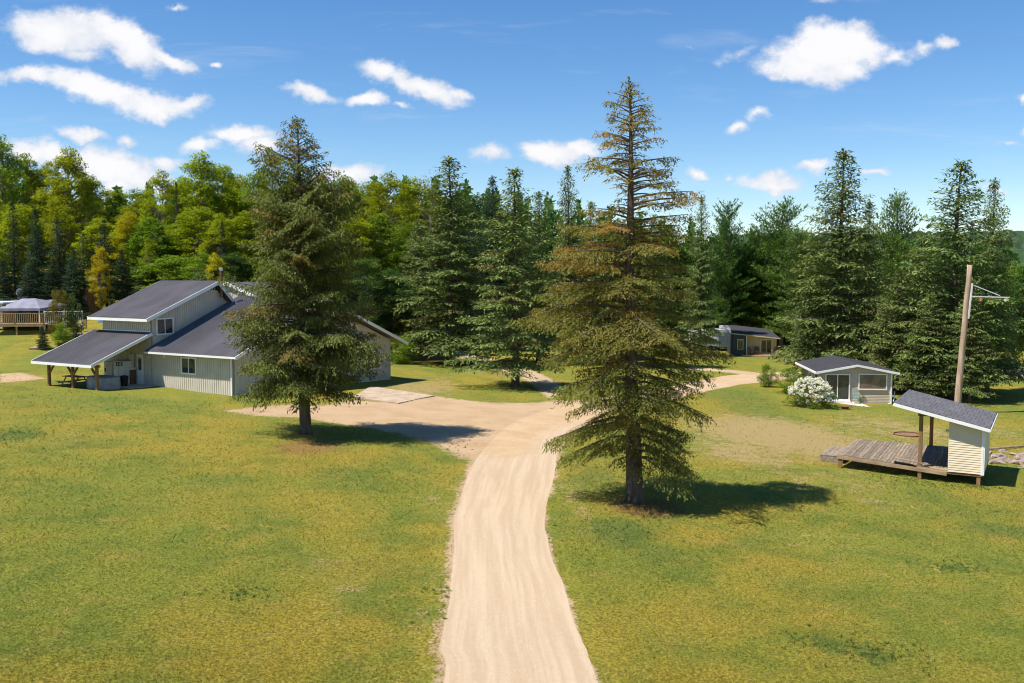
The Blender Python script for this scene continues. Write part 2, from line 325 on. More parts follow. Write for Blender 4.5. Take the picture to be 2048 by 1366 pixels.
# ------------------------------------------------------------------ ground materials
def turf(n, pos):
    big = n.noise(pos, .11, 4, .6); med = n.noise(pos, .45, 4, .6); sm = n.noise(pos, 2.6, 4, .65); fi = n.noise(pos, 14, 3, .7); vf = n.noise(pos, 46, 2, .7)
    c = n.mix(n.ramp(big, .38, .60), (.350, .270, .038), (.235, .250, .036))
    c = n.mix(n.ramp(med, .42, .70, 0, .75), c, (.130, .185, .030))
    c = n.mix(n.ramp(n.noise(pos, 1.1, 5, .7), .50, .72, 0, .55), c, (.42, .29, .075))
    c = n.mix(n.ramp(n.noise(n.mapping(pos, loc=(31, 7, 0)), .8, 5, .7), .60, .76, 0, .6), c, (.082, .145, .036))
    c = n.mix(n.ramp(n.noise(n.mapping(pos, loc=(3, 47, 0)), .22, 5, .65), .56, .74, 0, .40), c, (.34, .225, .055))
    lush = n.math('ADD', n.attr('lush'), n.math('MULTIPLY', n.math('SUBTRACT', sm, .5), .9))
    c = n.mix(n.ramp(lush, .30, .85, 0, .7), c, (.085, .155, .040))
    dry = n.math('ADD', n.attr('dry'), n.math('ADD', n.math('MULTIPLY', n.math('SUBTRACT', n.noise(pos, 1.3, 6, .75), .5), 2.6), n.math('MULTIPLY', n.math('SUBTRACT', fi, .5), 1.1)))
    c = n.mix(n.ramp(dry, .40, .95, 0, .92), c, (.47, .33, .155))
    rust = n.math('ADD', n.attr('rust'), n.math('MULTIPLY', n.math('SUBTRACT', sm, .5), .9))
    c = n.mix(n.ramp(rust, .35, .9, 0, .85), c, (.31, .155, .065))
    c = n.mix(n.ramp(fi, .36, .62, .7, 0), c, (.075, .085, .016))
    c = n.mix(n.ramp(vf, .52, .8, 0, .4), c, (.42, .35, .08))
    return c, sm, fi, vf
def dirtcol(n, pos):
    d1 = n.noise(pos, .5, 5, .6); d2 = n.noise(pos, 5, 4, .7); d3 = n.noise(pos, 38, 2, .7)
    c = n.mix(n.ramp(d1, .35, .68), (.53, .375, .225), (.45, .305, .17))
    c = n.mix(n.ramp(d2, .45, .75, 0, .5), c, (.60, .44, .29))
    c = n.mix(n.ramp(d3, .3, .7, .35, 0), c, (.33, .22, .125)); return c, d2, d3
M_ground, n = mat('meadow')
pos = n.n('ShaderNodeNewGeometry').outputs['Position']
c, sm, fi, vf = turf(n, pos); dc, d2, d3 = dirtcol(n, pos)
dm = n.math('ADD', n.attr('dirt'), n.math('ADD', n.math('MULTIPLY', n.math('SUBTRACT', sm, .5), .9), n.math('MULTIPLY', n.math('SUBTRACT', fi, .5), .7)))
c = n.mix(n.ramp(dm, .38, .62), c, dc)
n.bsdf(c, .95, 0, n.bump(n.math('ADD', n.math('MULTIPLY', fi, 1.0), n.math('MULTIPLY', vf, .6)), .9, .05), .1)
M_blade, n = mat('grass_blades')
pos = n.n('ShaderNodeNewGeometry').outputs['Position']
c, sm, fi, vf = turf(n, pos)
df = n.n('ShaderNodeBsdfDiffuse'); n.l(c, df.inputs[0]); tl = n.n('ShaderNodeBsdfTranslucent'); n.l(c, tl.inputs[0])
mx = n.n('ShaderNodeMixShader'); mx.inputs[0].default_value = .35; n.l(df.outputs[0], mx.inputs[1]); n.l(tl.outputs[0], mx.inputs[2]); n.out(mx.outputs[0])
def gravel(name, streak=.6, dark=1.0):
    m, n = mat(name); pos = n.n('ShaderNodeNewGeometry').outputs['Position']
    cbx = n.n('ShaderNodeCombineXYZ'); n.l(n.math('MULTIPLY', n.attr('across'), 9.0), cbx.inputs[0]); n.l(n.math('MULTIPLY', n.attr('along'), .10), cbx.inputs[1])
    st = n.noise(cbx.outputs[0], 1.3, 5, .62, .15); d1 = n.noise(pos, .7, 4, .6); d2 = n.noise(pos, 7, 4, .7); d3 = n.noise(pos, 45, 3, .75)
    k = dark
    c = n.mix(n.ramp(st, .36, .66, 0, streak), (.47 * k, .345 * k, .22 * k), (.62 * k, .49 * k, .34 * k))
    c = n.mix(n.ramp(d1, .5, .75, 0, .45), c, (.50 * k, .35 * k, .22 * k))
    c = n.mix(n.ramp(d2, .5, .8, 0, .35), c, (.66 * k, .55 * k, .41 * k))
    c = n.mix(n.ramp(n.noise(pos, 22, 2, .5), .60, .70, 0, .55), c, (.30 * k, .235 * k, .175 * k))
    c = n.mix(n.ramp(d3, .3, .62, .5, 0), c, (.36 * k, .265 * k, .18 * k))
    c = n.mix(n.ramp(n.math('ADD', n.attr('yard'), n.math('MULTIPLY', n.math('SUBTRACT', d1, .5), .8)), .3, .8), c, dirtcol(n, pos)[0])
    n.bsdf(c, .95, 0, n.bump(n.math('ADD', d3, n.math('MULTIPLY', d2, .6)), .5, .03), .1); return m
M_gravel = gravel('pale_gravel'); M_track = gravel('sandy_track', .6, .86)
# ------------------------------------------------------------------ driveway and tracks
main_l = [(900, 1366), (896, 1290), (903, 1200), (906, 1120), (912, 1050), (925, 990), (952, 925), (985, 880), (1030, 845), (1100, 818), (1190, 799), (1300, 783), (1385, 764), (1450, 752), (1530, 746), (1600, 743), (1700, 741), (1850, 738), (2060, 735)]
main_r = [(1194, 1366), (1165, 1290), (1135, 1200), (1105, 1120), (1087, 1050), (1092, 990), (1105, 930), (1118, 885), (1150, 855), (1215, 830), (1290, 812), (1370, 792), (1438, 777), (1500, 767), (1565, 761), (1620, 758), (1700, 756), (1850, 754), (2060, 752)]
drive, dpoly = strip(main_l, main_r, 1400, 3, .07, 'driveway', M_gravel, .006, 18, 'pale gravel driveway curving from the foreground up to the yard', (np.array([[-1.6, -12], [-1.5, 8]]), np.array([[2.6, -12], [2.2, 8]])))
t2, tp2 = strip([(1130, 782), (1085, 752), (1040, 735), (975, 716), (900, 697), (850, 690), (800, 681), (740, 672)], [(1100, 795), (1062, 765), (1015, 745), (955, 725), (885, 706), (840, 698), (790, 688), (735, 678)], 260, 5, .08, 'path', M_track, .009, 8, 'sandy track running left behind the spruces to the yard')
t3, tp3 = strip([(1560, 749), (1500, 744), (1420, 737), (1330, 731), (1240, 722), (1150, 712)], [(1570, 756), (1500, 750), (1420, 742), (1330, 736), (1240, 727), (1150, 717)], 220, 6, .08, 'path', M_track, .010, 6, 'thin pale track crossing the lawn before the far cabin')
# ------------------------------------------------------------------ ground sheet
xs = np.concatenate([-np.geomspace(3500, 64, 26), np.linspace(-62, 62, 400), np.geomspace(64, 3500, 26)])
ys = np.concatenate([np.linspace(-60, 9, 12), np.geomspace(10, 150, 430), np.geomspace(154, 5000, 40)])
X, Y = np.meshgrid(xs, ys); Z = gh(X, Y)
dirt = np.clip(poly_sd(YARD, X, Y) / 2.2 + .5, 0, 1)
dirt = np.maximum(dirt, np.clip(poly_sd(POLY_A, X, Y) / 1.5 + .5, 0, 1))
dd = poly_sd(dpoly, X, Y); dirt = np.maximum(dirt, np.clip(1.0 + dd / np.where(X < .3, .5, .16), 0, 1) * .74)
for tp in (tp2, tp3): dirt = np.maximum(dirt, np.clip(1.0 + poly_sd(tp, X, Y) / .8, 0, 1) * .7)
ground = link_mesh('ground', grid_mesh('ground', np.stack([X, Y, Z], -1), {'dirt': dirt, 'lush': emap(LUSH, X, Y), 'dry': emap(DRY, X, Y), 'rust': emap(RUST, X, Y)}), M_ground)
tag(ground, 'olive green mown meadow sloping down to the right', None, None, 'structure')
# grass: many short blades over the near meadow
rng = np.random.default_rng(11)
def grass(NB):
    u = rng.uniform(-.60, .60, NB); r = rng.uniform(0, 1, NB)
    y = 1 / np.sqrt(1 / 14.0 ** 2 * (1 - r) + 1 / 78.0 ** 2 * r); x = u * y
    tf = poly_sd(YARD, x, y); td = poly_sd(dpoly, x, y)
    t_ = np.clip(tf / 2.2 + .5, 0, 1); keep = (rng.uniform(0, 1, NB) > t_ * 1.15) & (td < -.02) & ((td < -.5) | (rng.uniform(0, 1, NB) < .55)) & (rng.uniform(0, 1, NB) > .6 * np.clip(emap(DRY, x, y), 0, 1))
    for tp in (tp2, tp3): keep &= poly_sd(tp, x, y) < .05
    # nothing grows inside the buildings
    hx = (x - O_H[0]) * .868 - (y - O_H[1]) * .497; hy = (x - O_H[0]) * .497 + (y - O_H[1]) * .868
    keep &= ~((hx > -5.6) & (hx < 7.8) & (hy > -4.3) & (hy < 16.6))
    x = x[keep]; y = y[keep]; N = len(x)
    lush = emap(LUSH, x, y); sc = y / 24; hgt = rng.uniform(.02, .065, N) * np.clip(sc, .8, 1.6) * (1 + .5 * np.clip(lush, 0, 1)); wd = rng.uniform(.006, .014, N) * np.clip(sc, .8, 2.4)
    az = rng.uniform(0, 2 * np.pi, N); ln = rng.normal(0, 1.3, (N, 2)) * hgt[:, None]
    z = gh(x, y) - .004; V = np.zeros((N, 3, 3)); dx = np.cos(az) * wd; dy = np.sin(az) * wd
    V[:, 0] = np.stack([x - dx, y - dy, z], -1); V[:, 1] = np.stack([x + dx, y + dy, z], -1); V[:, 2] = np.stack([x + ln[:, 0], y + ln[:, 1], z + hgt], -1)
    me = quads_mesh('grass', V, {'lush': lush, 'dry': emap(DRY, x, y), 'rust': emap(RUST, x, y)})
    tag(link_mesh('grass', me, M_blade), 'short olive green grass covering the meadow', 'grass', None, 'stuff')
O_H = G(305, 772)
grass(330000)
# ================================================================== BUILDINGS
HR = R(-29.8)
def ribs_wall(mb, a, b, z0, ztopf, th=.12, step=.2, rib=.028, n=None):
    """vertical ribbed wall between plan points a and b; outer side is to the right of a->b"""
    a = Vector((a[0], a[1])); b = Vector((b[0], b[1])); L = (b - a).length; d = (b - a) / L; o = Vector((d.y, -d.x))
    k = max(1, int(L / 1.0)); ss = sorted(set([0, L] + [L * i / k for i in range(k + 1)]))
    for s0, s1 in zip(ss[:-1], ss[1:]):
        p, q = a + d * s0, a + d * s1; pi, qi = p - o * th, q - o * th
        mb.hexa([(p.x, p.y, z0), (q.x, q.y, z0), (qi.x, qi.y, z0), (pi.x, pi.y, z0), (p.x, p.y, ztopf(s0)), (q.x, q.y, ztopf(s1)), (qi.x, qi.y, ztopf(s1)), (pi.x, pi.y, ztopf(s0))])
    s = step / 2
    while s < L - .04:
        p, q = a + d * s - o * .002, a + d * (s + .05) - o * .002; po, qo = p + o * rib, q + o * rib; zt = min(ztopf(s), ztopf(s + .05)) - .003
        mb.hexa([(po.x, po.y, z0), (qo.x, qo.y, z0), (q.x, q.y, z0), (p.x, p.y, z0), (po.x, po.y, zt), (qo.x, qo.y, zt), (q.x, q.y, zt), (p.x, p.y, zt)])
        s += step
def lap_wall(mb, a, b, z0, ztopf, course=.115, th=.1, out=.018):
    a = Vector((a[0], a[1])); b = Vector((b[0], b[1])); L = (b - a).length; d = (b - a) / L; o = Vector((d.y, -d.x))
    zmax = max(ztopf(s * L / 40) for s in range(41)); z = z0
    while z < zmax - .005:
        z1 = z + course; zz = min(z1, zmax)
        ok = [s * L / 80 for s in range(81) if ztopf(s * L / 80) >= (zz - .001 if zz >= zmax - .01 else z + course * .5)]
        if len(ok) > 1:
            s0, s1 = ok[0], ok[-1]
            p, q = a + d * s0, a + d * s1; pi, qi = p - o * th, q - o * th; po, qo = p + o * out, q + o * out
            mb.hexa([(po.x, po.y, z), (qo.x, qo.y, z), (qi.x, qi.y, z), (pi.x, pi.y, z), (p.x, p.y, zz - .001), (q.x, q.y, zz - .001), (qi.x, qi.y, zz - .001), (pi.x, pi.y, zz - .001)])
        z = z1
def roof_ribs(mb, p00, p10, p11, p01, t=.1, step=.21, rib=.075):
    """ribbed sheet roof; p00-p10 is the eave, p01-p11 the ridge"""
    mb.slab([p00, p10, p11, p01], t)
    p00, p10, p11, p01 = map(Vector, (p00, p10, p11, p01)); L = (p10 - p00).length; k = int(L / step); e = (p10 - p00).normalized()
    nrm = (p10 - p00).cross(p01 - p00).normalized()
    if nrm.z < 0: nrm = -nrm
    for i in range(k):
        f = (i + .5) / k; a = p00.lerp(p10, f); b = p01.lerp(p11, f)
        q = e * (step * .36); h_ = nrm * (rib * .8); a0, a1, b0, b1 = a - q, a + q, b - q, b + q; lo_ = nrm * .002
        mb.add([a0 + lo_, a1 + lo_, a + h_, b0 + lo_, b1 + lo_, b + h_], [(0, 1, 2), (5, 4, 3), (0, 2, 5, 3), (2, 1, 4, 5), (1, 0, 3, 4)])
def window(parent, x0, x1, z0, z1, y, axis='y', sgn=-1, panes=2, fr=.09, m=None, label=None, dep=.08):
    """axis 'y': lies in the plane y=const facing sgn; axis 'x': plane x=const"""
    def B(mb, a0, a1, d0, d1, c0, c1):
        e0, e1 = sorted((y + sgn * d0, y + sgn * d1))
        if axis == 'y': mb.box(a0, a1, e0, e1, c0, c1)
        else: mb.box(e0, e1, a0, a1, c0, c1)
    f = MB(); B(f, x0 - fr, x1 + fr, 0, dep, z1, z1 + fr); B(f, x0 - fr, x1 + fr, 0, dep + .02, z0 - fr, z0)
    B(f, x0 - fr, x0, 0, dep, z0, z1); B(f, x1, x1 + fr, 0, dep, z0, z1)
    for i in range(1, panes):
        c = x0 + (x1 - x0) * i / panes; B(f, c - .03, c + .03, 0, dep - .012, z0, z1)
    o = f.build('window', M_white, parent, label)
    for i in range(panes):
        a = x0 + (x1 - x0) * i / panes + (.03 if i else 0); b = x0 + (x1 - x0) * (i + 1) / panes - (.03 if i < panes - 1 else 0)
        g = MB(); B(g, a, b, .042, .048, z0, z1); g.build('pane', m or M_glass, o)
    return o
# ------------------------------------------------------------------ the main house
house = thing('house', 'large beige ribbed metal house with dark metal roofs and a raised left section', 'house', O_H, HR)
zt = lambda y: 4.60 + .415 * y if y < 5.6 else 6.92 - 1.0 * (y - 5.6)
wl = MB()
ribs_wall(wl, (-5, 0), (0, 0), -.3, lambda s: 4.55)
ribs_wall(wl, (0, 0), (0, 7.0), -.3, lambda s: zt(s) - .12)
ribs_wall(wl, (-5, 7.0), (-5, 0), -.3, lambda s: zt(7.0 - s) - .12)
ribs_wall(wl, (0, 7.0), (-5, 7.0), -.6, lambda s: zt(7) - .12)
lr = lambda y: 2.68 + .405 * y if y < 8 else 2.68 + .405 * 8 - .39 * (y - 8)
ribs_wall(wl, (0, 0), (7.7, 0), -.3, lambda s: lr(0) - .16)
ribs_wall(wl, (7.7, 0), (7.7, 16.6), -1.2, lambda s: lr(s) - .16)
ribs_wall(wl, (7.7, 16.6), (0, 16.6), -1.4, lambda s: lr(16.6) - .16)
ribs_wall(wl, (0, 16.6), (0, 7.0), -1.2, lambda s: lr(16.6 - s) - .16)
ribs_wall(wl, (-5, 9.4), (.7, 9.4), 3, lambda s: 6.9 - .34 * abs(s - 2.6) - .15); ribs_wall(wl, (.7, 9.4), (.7, 14), 3, lambda s: 6.0)
wl.build('wall', M_siding, house)
rf = MB(); roof_ribs(rf, (-5.55, -.75, 4.66), (.55, -.75, 4.66), (.55, 5.62, 7.10), (-5.55, 5.62, 7.10))
rf.slab([(-5.55, 5.66, 7.10), (.55, 5.66, 7.10), (.55, 7.1, 5.62), (-5.55, 7.1, 5.62)], .1)
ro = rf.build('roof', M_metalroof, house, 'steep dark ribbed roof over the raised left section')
tr = MB(); tr.box(-5.6, .6, -.80, -.755, 4.44, 4.62)
tr.bar((.575, -.78, 4.53), (.575, 5.62, 6.99), .045, .24); tr.bar((.575, 5.62, 6.99), (.575, 7.15, 5.44), .045, .24); tr.bar((-5.575, -.78, 4.53), (-5.575, 5.62, 6.99), .045, .24)
tr.build('fascia', M_white, ro)
rr = MB(); rr.slab([(-5.2, 9.2, 5.9), (-2.4, 9.2, 6.95), (-2.4, 14.2, 6.95), (-5.2, 14.2, 5.9)], .1); rr.slab([(-2.4, 9.2, 6.95), (1.2, 9.2, 5.75), (1.2, 14.2, 5.75), (-2.4, 14.2, 6.95)], .1)
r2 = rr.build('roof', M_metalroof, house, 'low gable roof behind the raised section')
MB().bar((-2.4, 9.16, 6.87), (1.22, 9.16, 5.67), .045, .24).bar((-5.2, 9.16, 5.8), (-2.4, 9.16, 6.87), .045, .24).build('fascia', M_white, r2)
lo = MB(); roof_ribs(lo, (.03, -.62, 2.46), (8.6, -.62, 2.46), (8.6, 8, 5.95), (.03, 8, 5.95)); lo.slab([(.03, 8.04, 5.95), (8.6, 8.04, 5.95), (8.6, 17.6, 2.2), (.03, 17.6, 2.2)], .1)
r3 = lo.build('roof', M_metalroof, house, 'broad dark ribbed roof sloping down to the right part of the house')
f3 = MB(); f3.box(.12, 8.63, -.70, -.625, 2.29, 2.41); f3.bar((8.625, -.66, 2.34), (8.625, 8, 5.85), .045, .22); f3.bar((8.625, 8, 5.85), (8.625, 17.7, 2.05), .045, .22); f3.build('fascia', M_white, r3)
gs = MB(); gs.box(-.25, .12, -.72, -.1, 2.28, 2.42); gs.build('gutter', M_steel, r3)
po = MB(); roof_ribs(po, (-6.0, -4.75, 1.86), (.12, -4.75, 1.86), (.12, -.03, 3.66), (-6.0, -.03, 3.66))
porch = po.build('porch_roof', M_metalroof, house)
tp = MB(); tp.box(-6.05, .17, -4.83, -4.755, 1.66, 1.82); tp.bar((.145, -4.8, 1.78), (.145, -.03, 3.57), .045, .2); tp.bar((-6.025, -4.8, 1.78), (-6.025, -.03, 3.57), .045, .2); tp.box(-5.03, .03, -.06, -.026, 3.68, 3.76)
tp.build('fascia', M_white, porch)
MB().box(-5.5, 0, -4.2, -4.02, 1.62, 1.78).build('beam', M_wood, porch)
for x in (-5.2, -2.7, -.25):
    p = MB(); p.box(x - .08, x + .08, -4.19, -4.03, -.2, 1.62)
    for s in (-1, 1):
        if not (x > -1 and s > 0) and not (x < -5 and s < 0): p.bar((x + s * .06, -4.11, 1.02), (x + s * .58, -4.11, 1.62), .1, .12, (0, 1, 0))
    p.build('post', M_wood, house)
MB().box(-5.7, .35, -4.6, -.0, -.4, .06).build('porch_slab', M_concrete, house)
window(house, .50, 1.78, 3.55, 4.52, 0.0, 'x', 1, 2, .1, M_glass, 'white double window high in the side wall')
window(house, 3.02, 4.26, 1.10, 2.05, 0.0, 'y', -1, 2, .1)
window(house, 13.65, 15.2, .35, 1.6, 7.7, 'x', 1, 2, .1, None, 'window in the far right gable end')
window(house, 9.6, 11.0, .6, 1.8, 7.7, 'x', 1, 2, .1)
dr = MB(); dr.box(-1.46, -.80, -.07, -.024, .06, 2.15); door = dr.build('door', M_white, house)
MB().box(-1.28, -.98, -.085, -.0705, 1.05, 1.9).build('pane', M_glass, door); MB().bar((-1.40, -.11, 1.02), (-1.30, -.11, 1.02), .03, .03).box(-1.37, -1.33, -.11, -.07, 1.0, 1.04).build('handle', M_steel, door)
pw = MB(); pw.box(7.55, 7.64, -.11, -.024, -.2, 2.3); pw.build('downspout', M_white, house)
MB().tube([(-.18, -.02, 2.0), (-.18, -.14, 2.02), (-.18, -.16, 1.9)], .035, 8).build('wall_lamp', M_white, house)
MB().box(1.3, 1.5, -.12, -.024, 2.02, 2.2).build('vent', M_white, house)
ch = MB(); ch.tube([(.30, 6.1, 5.9), (.30, 6.1, 7.85)], .10, 12); chm = ch.build('chimney', M_brownpipe, house, smooth=False)
MB().tube([(.30, 6.1, 7.85), (.30, 6.1, 7.92), (.30, 6.1, 7.93), (.30, 6.1, 8.08), (.30, 6.1, 8.12)], [.1, .1, .15, .15, .04], 12).build('cap', M_steel, chm)
MB().tube([(.72, 5.75, 6.9), (.74, 6.9, 5.6)], .035, 8).build('gutter', M_steel, house)
# things on the porch
hl = lambda x, y, z=.06: (np.array(O_H) + np.array([x * .868 + y * .497, -x * .497 + y * .868, z]))
ice = thing('ice_freezer', 'tall white freezer with blue ICE lettering against the porch wall', 'freezer', hl(-2.3, -.45), HR)
b = MB(); b.box(-.58, .58, -.4, .35, .05, 1.62); b.box(-.55, .55, -.37, .33, 0, .05); bo = b.build('cabinet', M_appl, ice, bevel=.03)
MB().box(-.54, -.02, -.43, -.402, .2, 1.2).build('door', M_appl, ice); MB().box(.02, .54, -.43, -.402, .2, 1.2).build('door', M_appl, ice)
lt = MB()
def lb(x0, x1, z0, z1): lt.box(x0, x1, -.43, -.402, z0, z1)
lb(-.26, -.17, 1.28, 1.54); lb(-.32, -.11, 1.50, 1.54); lb(-.32, -.11, 1.28, 1.32)                 # I
lb(-.04, .04, 1.28, 1.54); lb(.041, .14, 1.28, 1.33); lb(.041, .14, 1.49, 1.54)                   # C
lb(.22, .30, 1.28, 1.54); lb(.301, .42, 1.28, 1.32); lb(.301, .42, 1.50, 1.54); lb(.301, .38, 1.39, 1.43)  # E
lt.build('lettering', M_blue, ice)
fz = thing('drinks_cooler', 'beige upright cooler cabinet left of the white freezer', 'cooler', hl(-3.45, -.45), HR)
b = MB(); b.box(-.47, .47, -.38, .35, .04, 1.5); b.box(-.44, .44, -.35, .33, 0, .04); b.build('cabinet', M_appl, fz, bevel=.02)
MB().box(-.2, .44, -.41, -.382, .25, 1.42).build('door', M_beige, fz); MB().box(-.34, -.27, -.43, -.382, .8, 1.05).build('handle', M_black, fz)
tb = thing('trash_bin', 'black lidded trash bin standing on the porch beside the white freezer', 'bin', hl(-1.3, -1.25), HR)
b = MB(); b.tube([(0, 0, 0), (0, 0, .62)], [.22, .27], 16); b.build('body', M_black, tb); MB().tube([(0, 0, .62), (0, 0, .66), (0, 0, .72)], [.29, .29, .12], 16).build('lid', M_black, tb); MB().tube([(0, 0, .661), (.0, -.05, .74)], [.05, .03], 8).build('knob', M_beige, tb)
vm = thing('side_cabinet', 'dark brown narrow cabinet with a pale top beside the white door', 'cabinet', hl(-1.8, -.25), HR)
MB().box(-.2, .2, -.22, .2, 0, 1.0).build('body', M_brownpipe, vm); MB().box(-.22, .22, -.24, .2, 1.0, 1.14).build('top', M_appl, vm); MB().box(-.16, .16, -.03, .12, 1.3, 2.1).build('notice_board', M_siding, vm)
# covered grill with folds
cv = thing('covered_grill', 'large grill or tub hidden under a loose grey cover beside the right porch post', 'covered grill', hl(-1.0, -3.1), HR)
nu, nv = 40, 14; P = np.zeros((nv, nu, 3))
for i in range(nv):
    for j in range(nu):
        a = 2 * math.pi * j / (nu - 1); ca, sa = math.cos(a), math.sin(a); k = (abs(ca) ** 5 + abs(sa) ** 5) ** (-1 / 5)
        t = i / (nv - 1); s = min(1, t * 1.9) ** .6 if t < .5 else 1 + .03 * math.sin(a * 9 + t * 3) * (t - .4)
        s = {0: .01}.get(i, s); z = .86 - .02 * t if t < .5 else .86 * (1 - (t - .5) * 2) + .0
        if t < .5: z = .86 + .05 * (1 - t * 2) * math.cos(a * 2)
        P[i, j] = (1.12 * k * ca * s, .62 * k * sa * s, max(z, .0))
o = link_mesh('cover', grid_mesh('cover', P), M_grey, cv)
MB().box(-1.0, 1.0, -.5, .5, 0, .6).build('body', M_black, cv)
def picnic(root):
    t = MB()
    for i in range(5): t.box(-.9, .9, -.36 + i * .148, -.23 + i * .148, .71, .75)
    t.build('tabletop', M_wood_dark, root)
    for s in (-1, 1):
        b = MB(); b.box(-.9, .9, s * .72 - .13, s * .72 - .01, .41, .45); b.box(-.9, .9, s * .72 + .01, s * .72 + .13, .41, .45); b.build('seat', M_wood_pale, root)
    for x in (-.62, .62):
        l = MB(); l.bar((x, -.22, .70), (x, -.66, 0), .04, .09, (1, 0, 0)); l.bar((x, .22, .70), (x, .66, 0), .04, .09, (1, 0, 0)); l.box(x + .021, x + .06, -.85, .85, .32, .41); l.build('leg_frame', M_wood, root)
M_wood_dark = simple('weathered_wood', (.10, .075, .05), (.17, .13, .09), 5, .85, 0, .3)
picnic(thing('picnic_table', 'weathered wooden picnic table with pale benches under the porch', 'picnic table', hl(-3.55, -3.35), HR))
# concrete pad beside the house
cp = [G(*q) for q in [(705, 796), (742, 774), (868, 793), (797, 808)]]
mb = MB(); mb.slab([(p[0], p[1], float(gh(p[0], p[1])) + .07) for p in (cp[0], cp[3], cp[2], cp[1])], .3)
tag(mb.build('pavement', M_concrete_old, None), 'worn concrete pad beside the right end of the house', None, None, 'structure')
# ------------------------------------------------------------------ cabin with the hydrangea
G1 = G(1782, 808); CR = R(-5.6)
cabin = thing('cabin', 'small tan cabin with sliding glass door behind the white flowering bush', 'cabin', G1, CR)
g = lambda x: 2.90 - .19 * abs(x + 2.55)
wl = MB(); lap_wall(wl, (-5.1, 0), (0, 0), .02, lambda s: g(-5.1 + s) - .06); lap_wall(wl, (0, 0), (0, 7), -.1, lambda s: g(0) - .06); lap_wall(wl, (-5.1, 7), (-5.1, 0), -.1, lambda s: g(-5.1) - .06); lap_wall(wl, (0, 7), (-5.1, 7), -.1, lambda s: g(-s) - .06)
wl.build('wall', M_vinyl, cabin)
MB().box(-5.08, -.02, .02, 6.9, -.5, .02).build('foundation', M_concrete_old, cabin)
rf = MB(); rf.slab([(-5.5, -.35, g(-5.5) + .05), (-2.55, -.35, 2.97), (-2.55, 7.35, 2.97), (-5.5, 7.35, g(-5.5) + .05)], .07); rf.slab([(-2.55, -.35, 2.971), (.4, -.35, g(.4) + .05), (.4, 7.35, g(.4) + .05), (-2.55, 7.35, 2.971)], .07)
ro = rf.build('roof', M_shingle_dark, cabin)
f = MB(); f.bar((-5.54, -.375, g(-5.5) - .05), (-2.55, -.375, 2.86), .05, .16); f.bar((-2.55, -.378, 2.86), (.44, -.378, g(.4) - .05), .05, .16); f.box(-5.57, -5.505, -.4, 7.35, g(-5.5) - .13, g(-5.5) + .03); f.box(.405, .46, -.4, 7.35, g(.4) - .13, g(.4) + .03); f.build('fascia', M_white, ro)
sdoor = window(cabin, -4.72, -3.08, .32, 2.13, -.015, 'y', -1, 2, .08, M_glass); sdoor.name = 'sliding_door'
window(cabin, -2.32, -.42, 1.12, 2.17, -.015, 'y', -1, 1, .08, M_glass_brown)
window(cabin, 2.9, 3.9, .9, 2.05, -5.115, 'x', -1, 1, .09); window(cabin, .55, 1.75, .9, 2.05, -5.115, 'x', -1, 1, .09)
MB().box(-.09, .02, -.09, -.018, .0, 2.3).build('downspout', M_white, cabin); MB().tube([(-.03, -.10, .06), (-.25, -.16, .03)], .035, 6).tube([(.12, -.1, .2), (.3, .2, .55), (.35, .5, .9)], .025, 6).build('hose', M_white, cabin)
MB().tube([(-2.6, -.02, 2.60), (-2.6, -.10, 2.60)], [.06, .045], 10).build('wall_lamp', M_beige, cabin)
MB().slab([(-4.95, -.05, .13), (-2.35, -.05, .13), (-2.1, -2.5, .10), (-5.0, -2.5, .10)][::-1], .25).build('patio_slab', M_concrete, cabin)
MB().box(-4.8, -3.0, -.42, -.0195, .14, .24).build('step', M_white, cabin)
cl = lambda x, y, z=.13: np.array(G1) + np.array([x * math.cos(CR) - y * math.sin(CR), x * math.sin(CR) + y * math.cos(CR), z])
def plastic_chair(x, y, rz, label):
    c = thing('patio_chair', label, 'chair', cl(x, y), rz, 'teal patio chairs before the small cabin')
    MB().box(-.24, .24, -.22, .22, .38, .41).build('seat', M_teal, c, bevel=.01)
    b = MB()
    for i in range(7): b.bar((-.21 + i * .07, .21, .41), (-.23 + i * .077, .32, .88 - .02 * abs(i - 3)), .025, .02)
    b.tube([(-.23, .32, .84), (-.15, .335, .90), (0, .34, .92), (.15, .335, .90), (.23, .32, .84)], .02, 6); b.build('backrest', M_teal, c)
    for s in (-1, 1):
        MB().tube([(s * .25, -.24, .38), (s * .27, -.24, .6), (s * .27, 0, .63), (s * .25, .26, .62)], .022, 6).build('armrest', M_teal, c)
        for yy_ in (-.22, .22): MB().tube([(s * .22, yy_, .38), (s * .26, yy_ * 1.2, 0)], [.022, .016], 6).build('leg', M_teal, c)
plastic_chair(-2.75, -.75, R(-20), 'teal plastic chair at the right edge of the cabin patio')
plastic_chair(-4.55, -.9, R(35), 'teal plastic chair on the cabin patio half behind the white flowering bush')
fp = G(1690, 818); r_ = thing('fire_bowl', 'small rusty fire bowl on the grass before the cabin patio', 'fire bowl', fp)
MB().tube([(0, 0, 0), (0, 0, .12), (0, 0, .2)], [.2, .26, .36], 14, False).tube([(0, 0, .19), (0, 0, .1)], [.34, .1], 14).build('bowl', M_rust, r_); MB().tube([(.33, 0, .16), (.48, 0, .2)], .02, 6).build('handle', M_rust, r_)
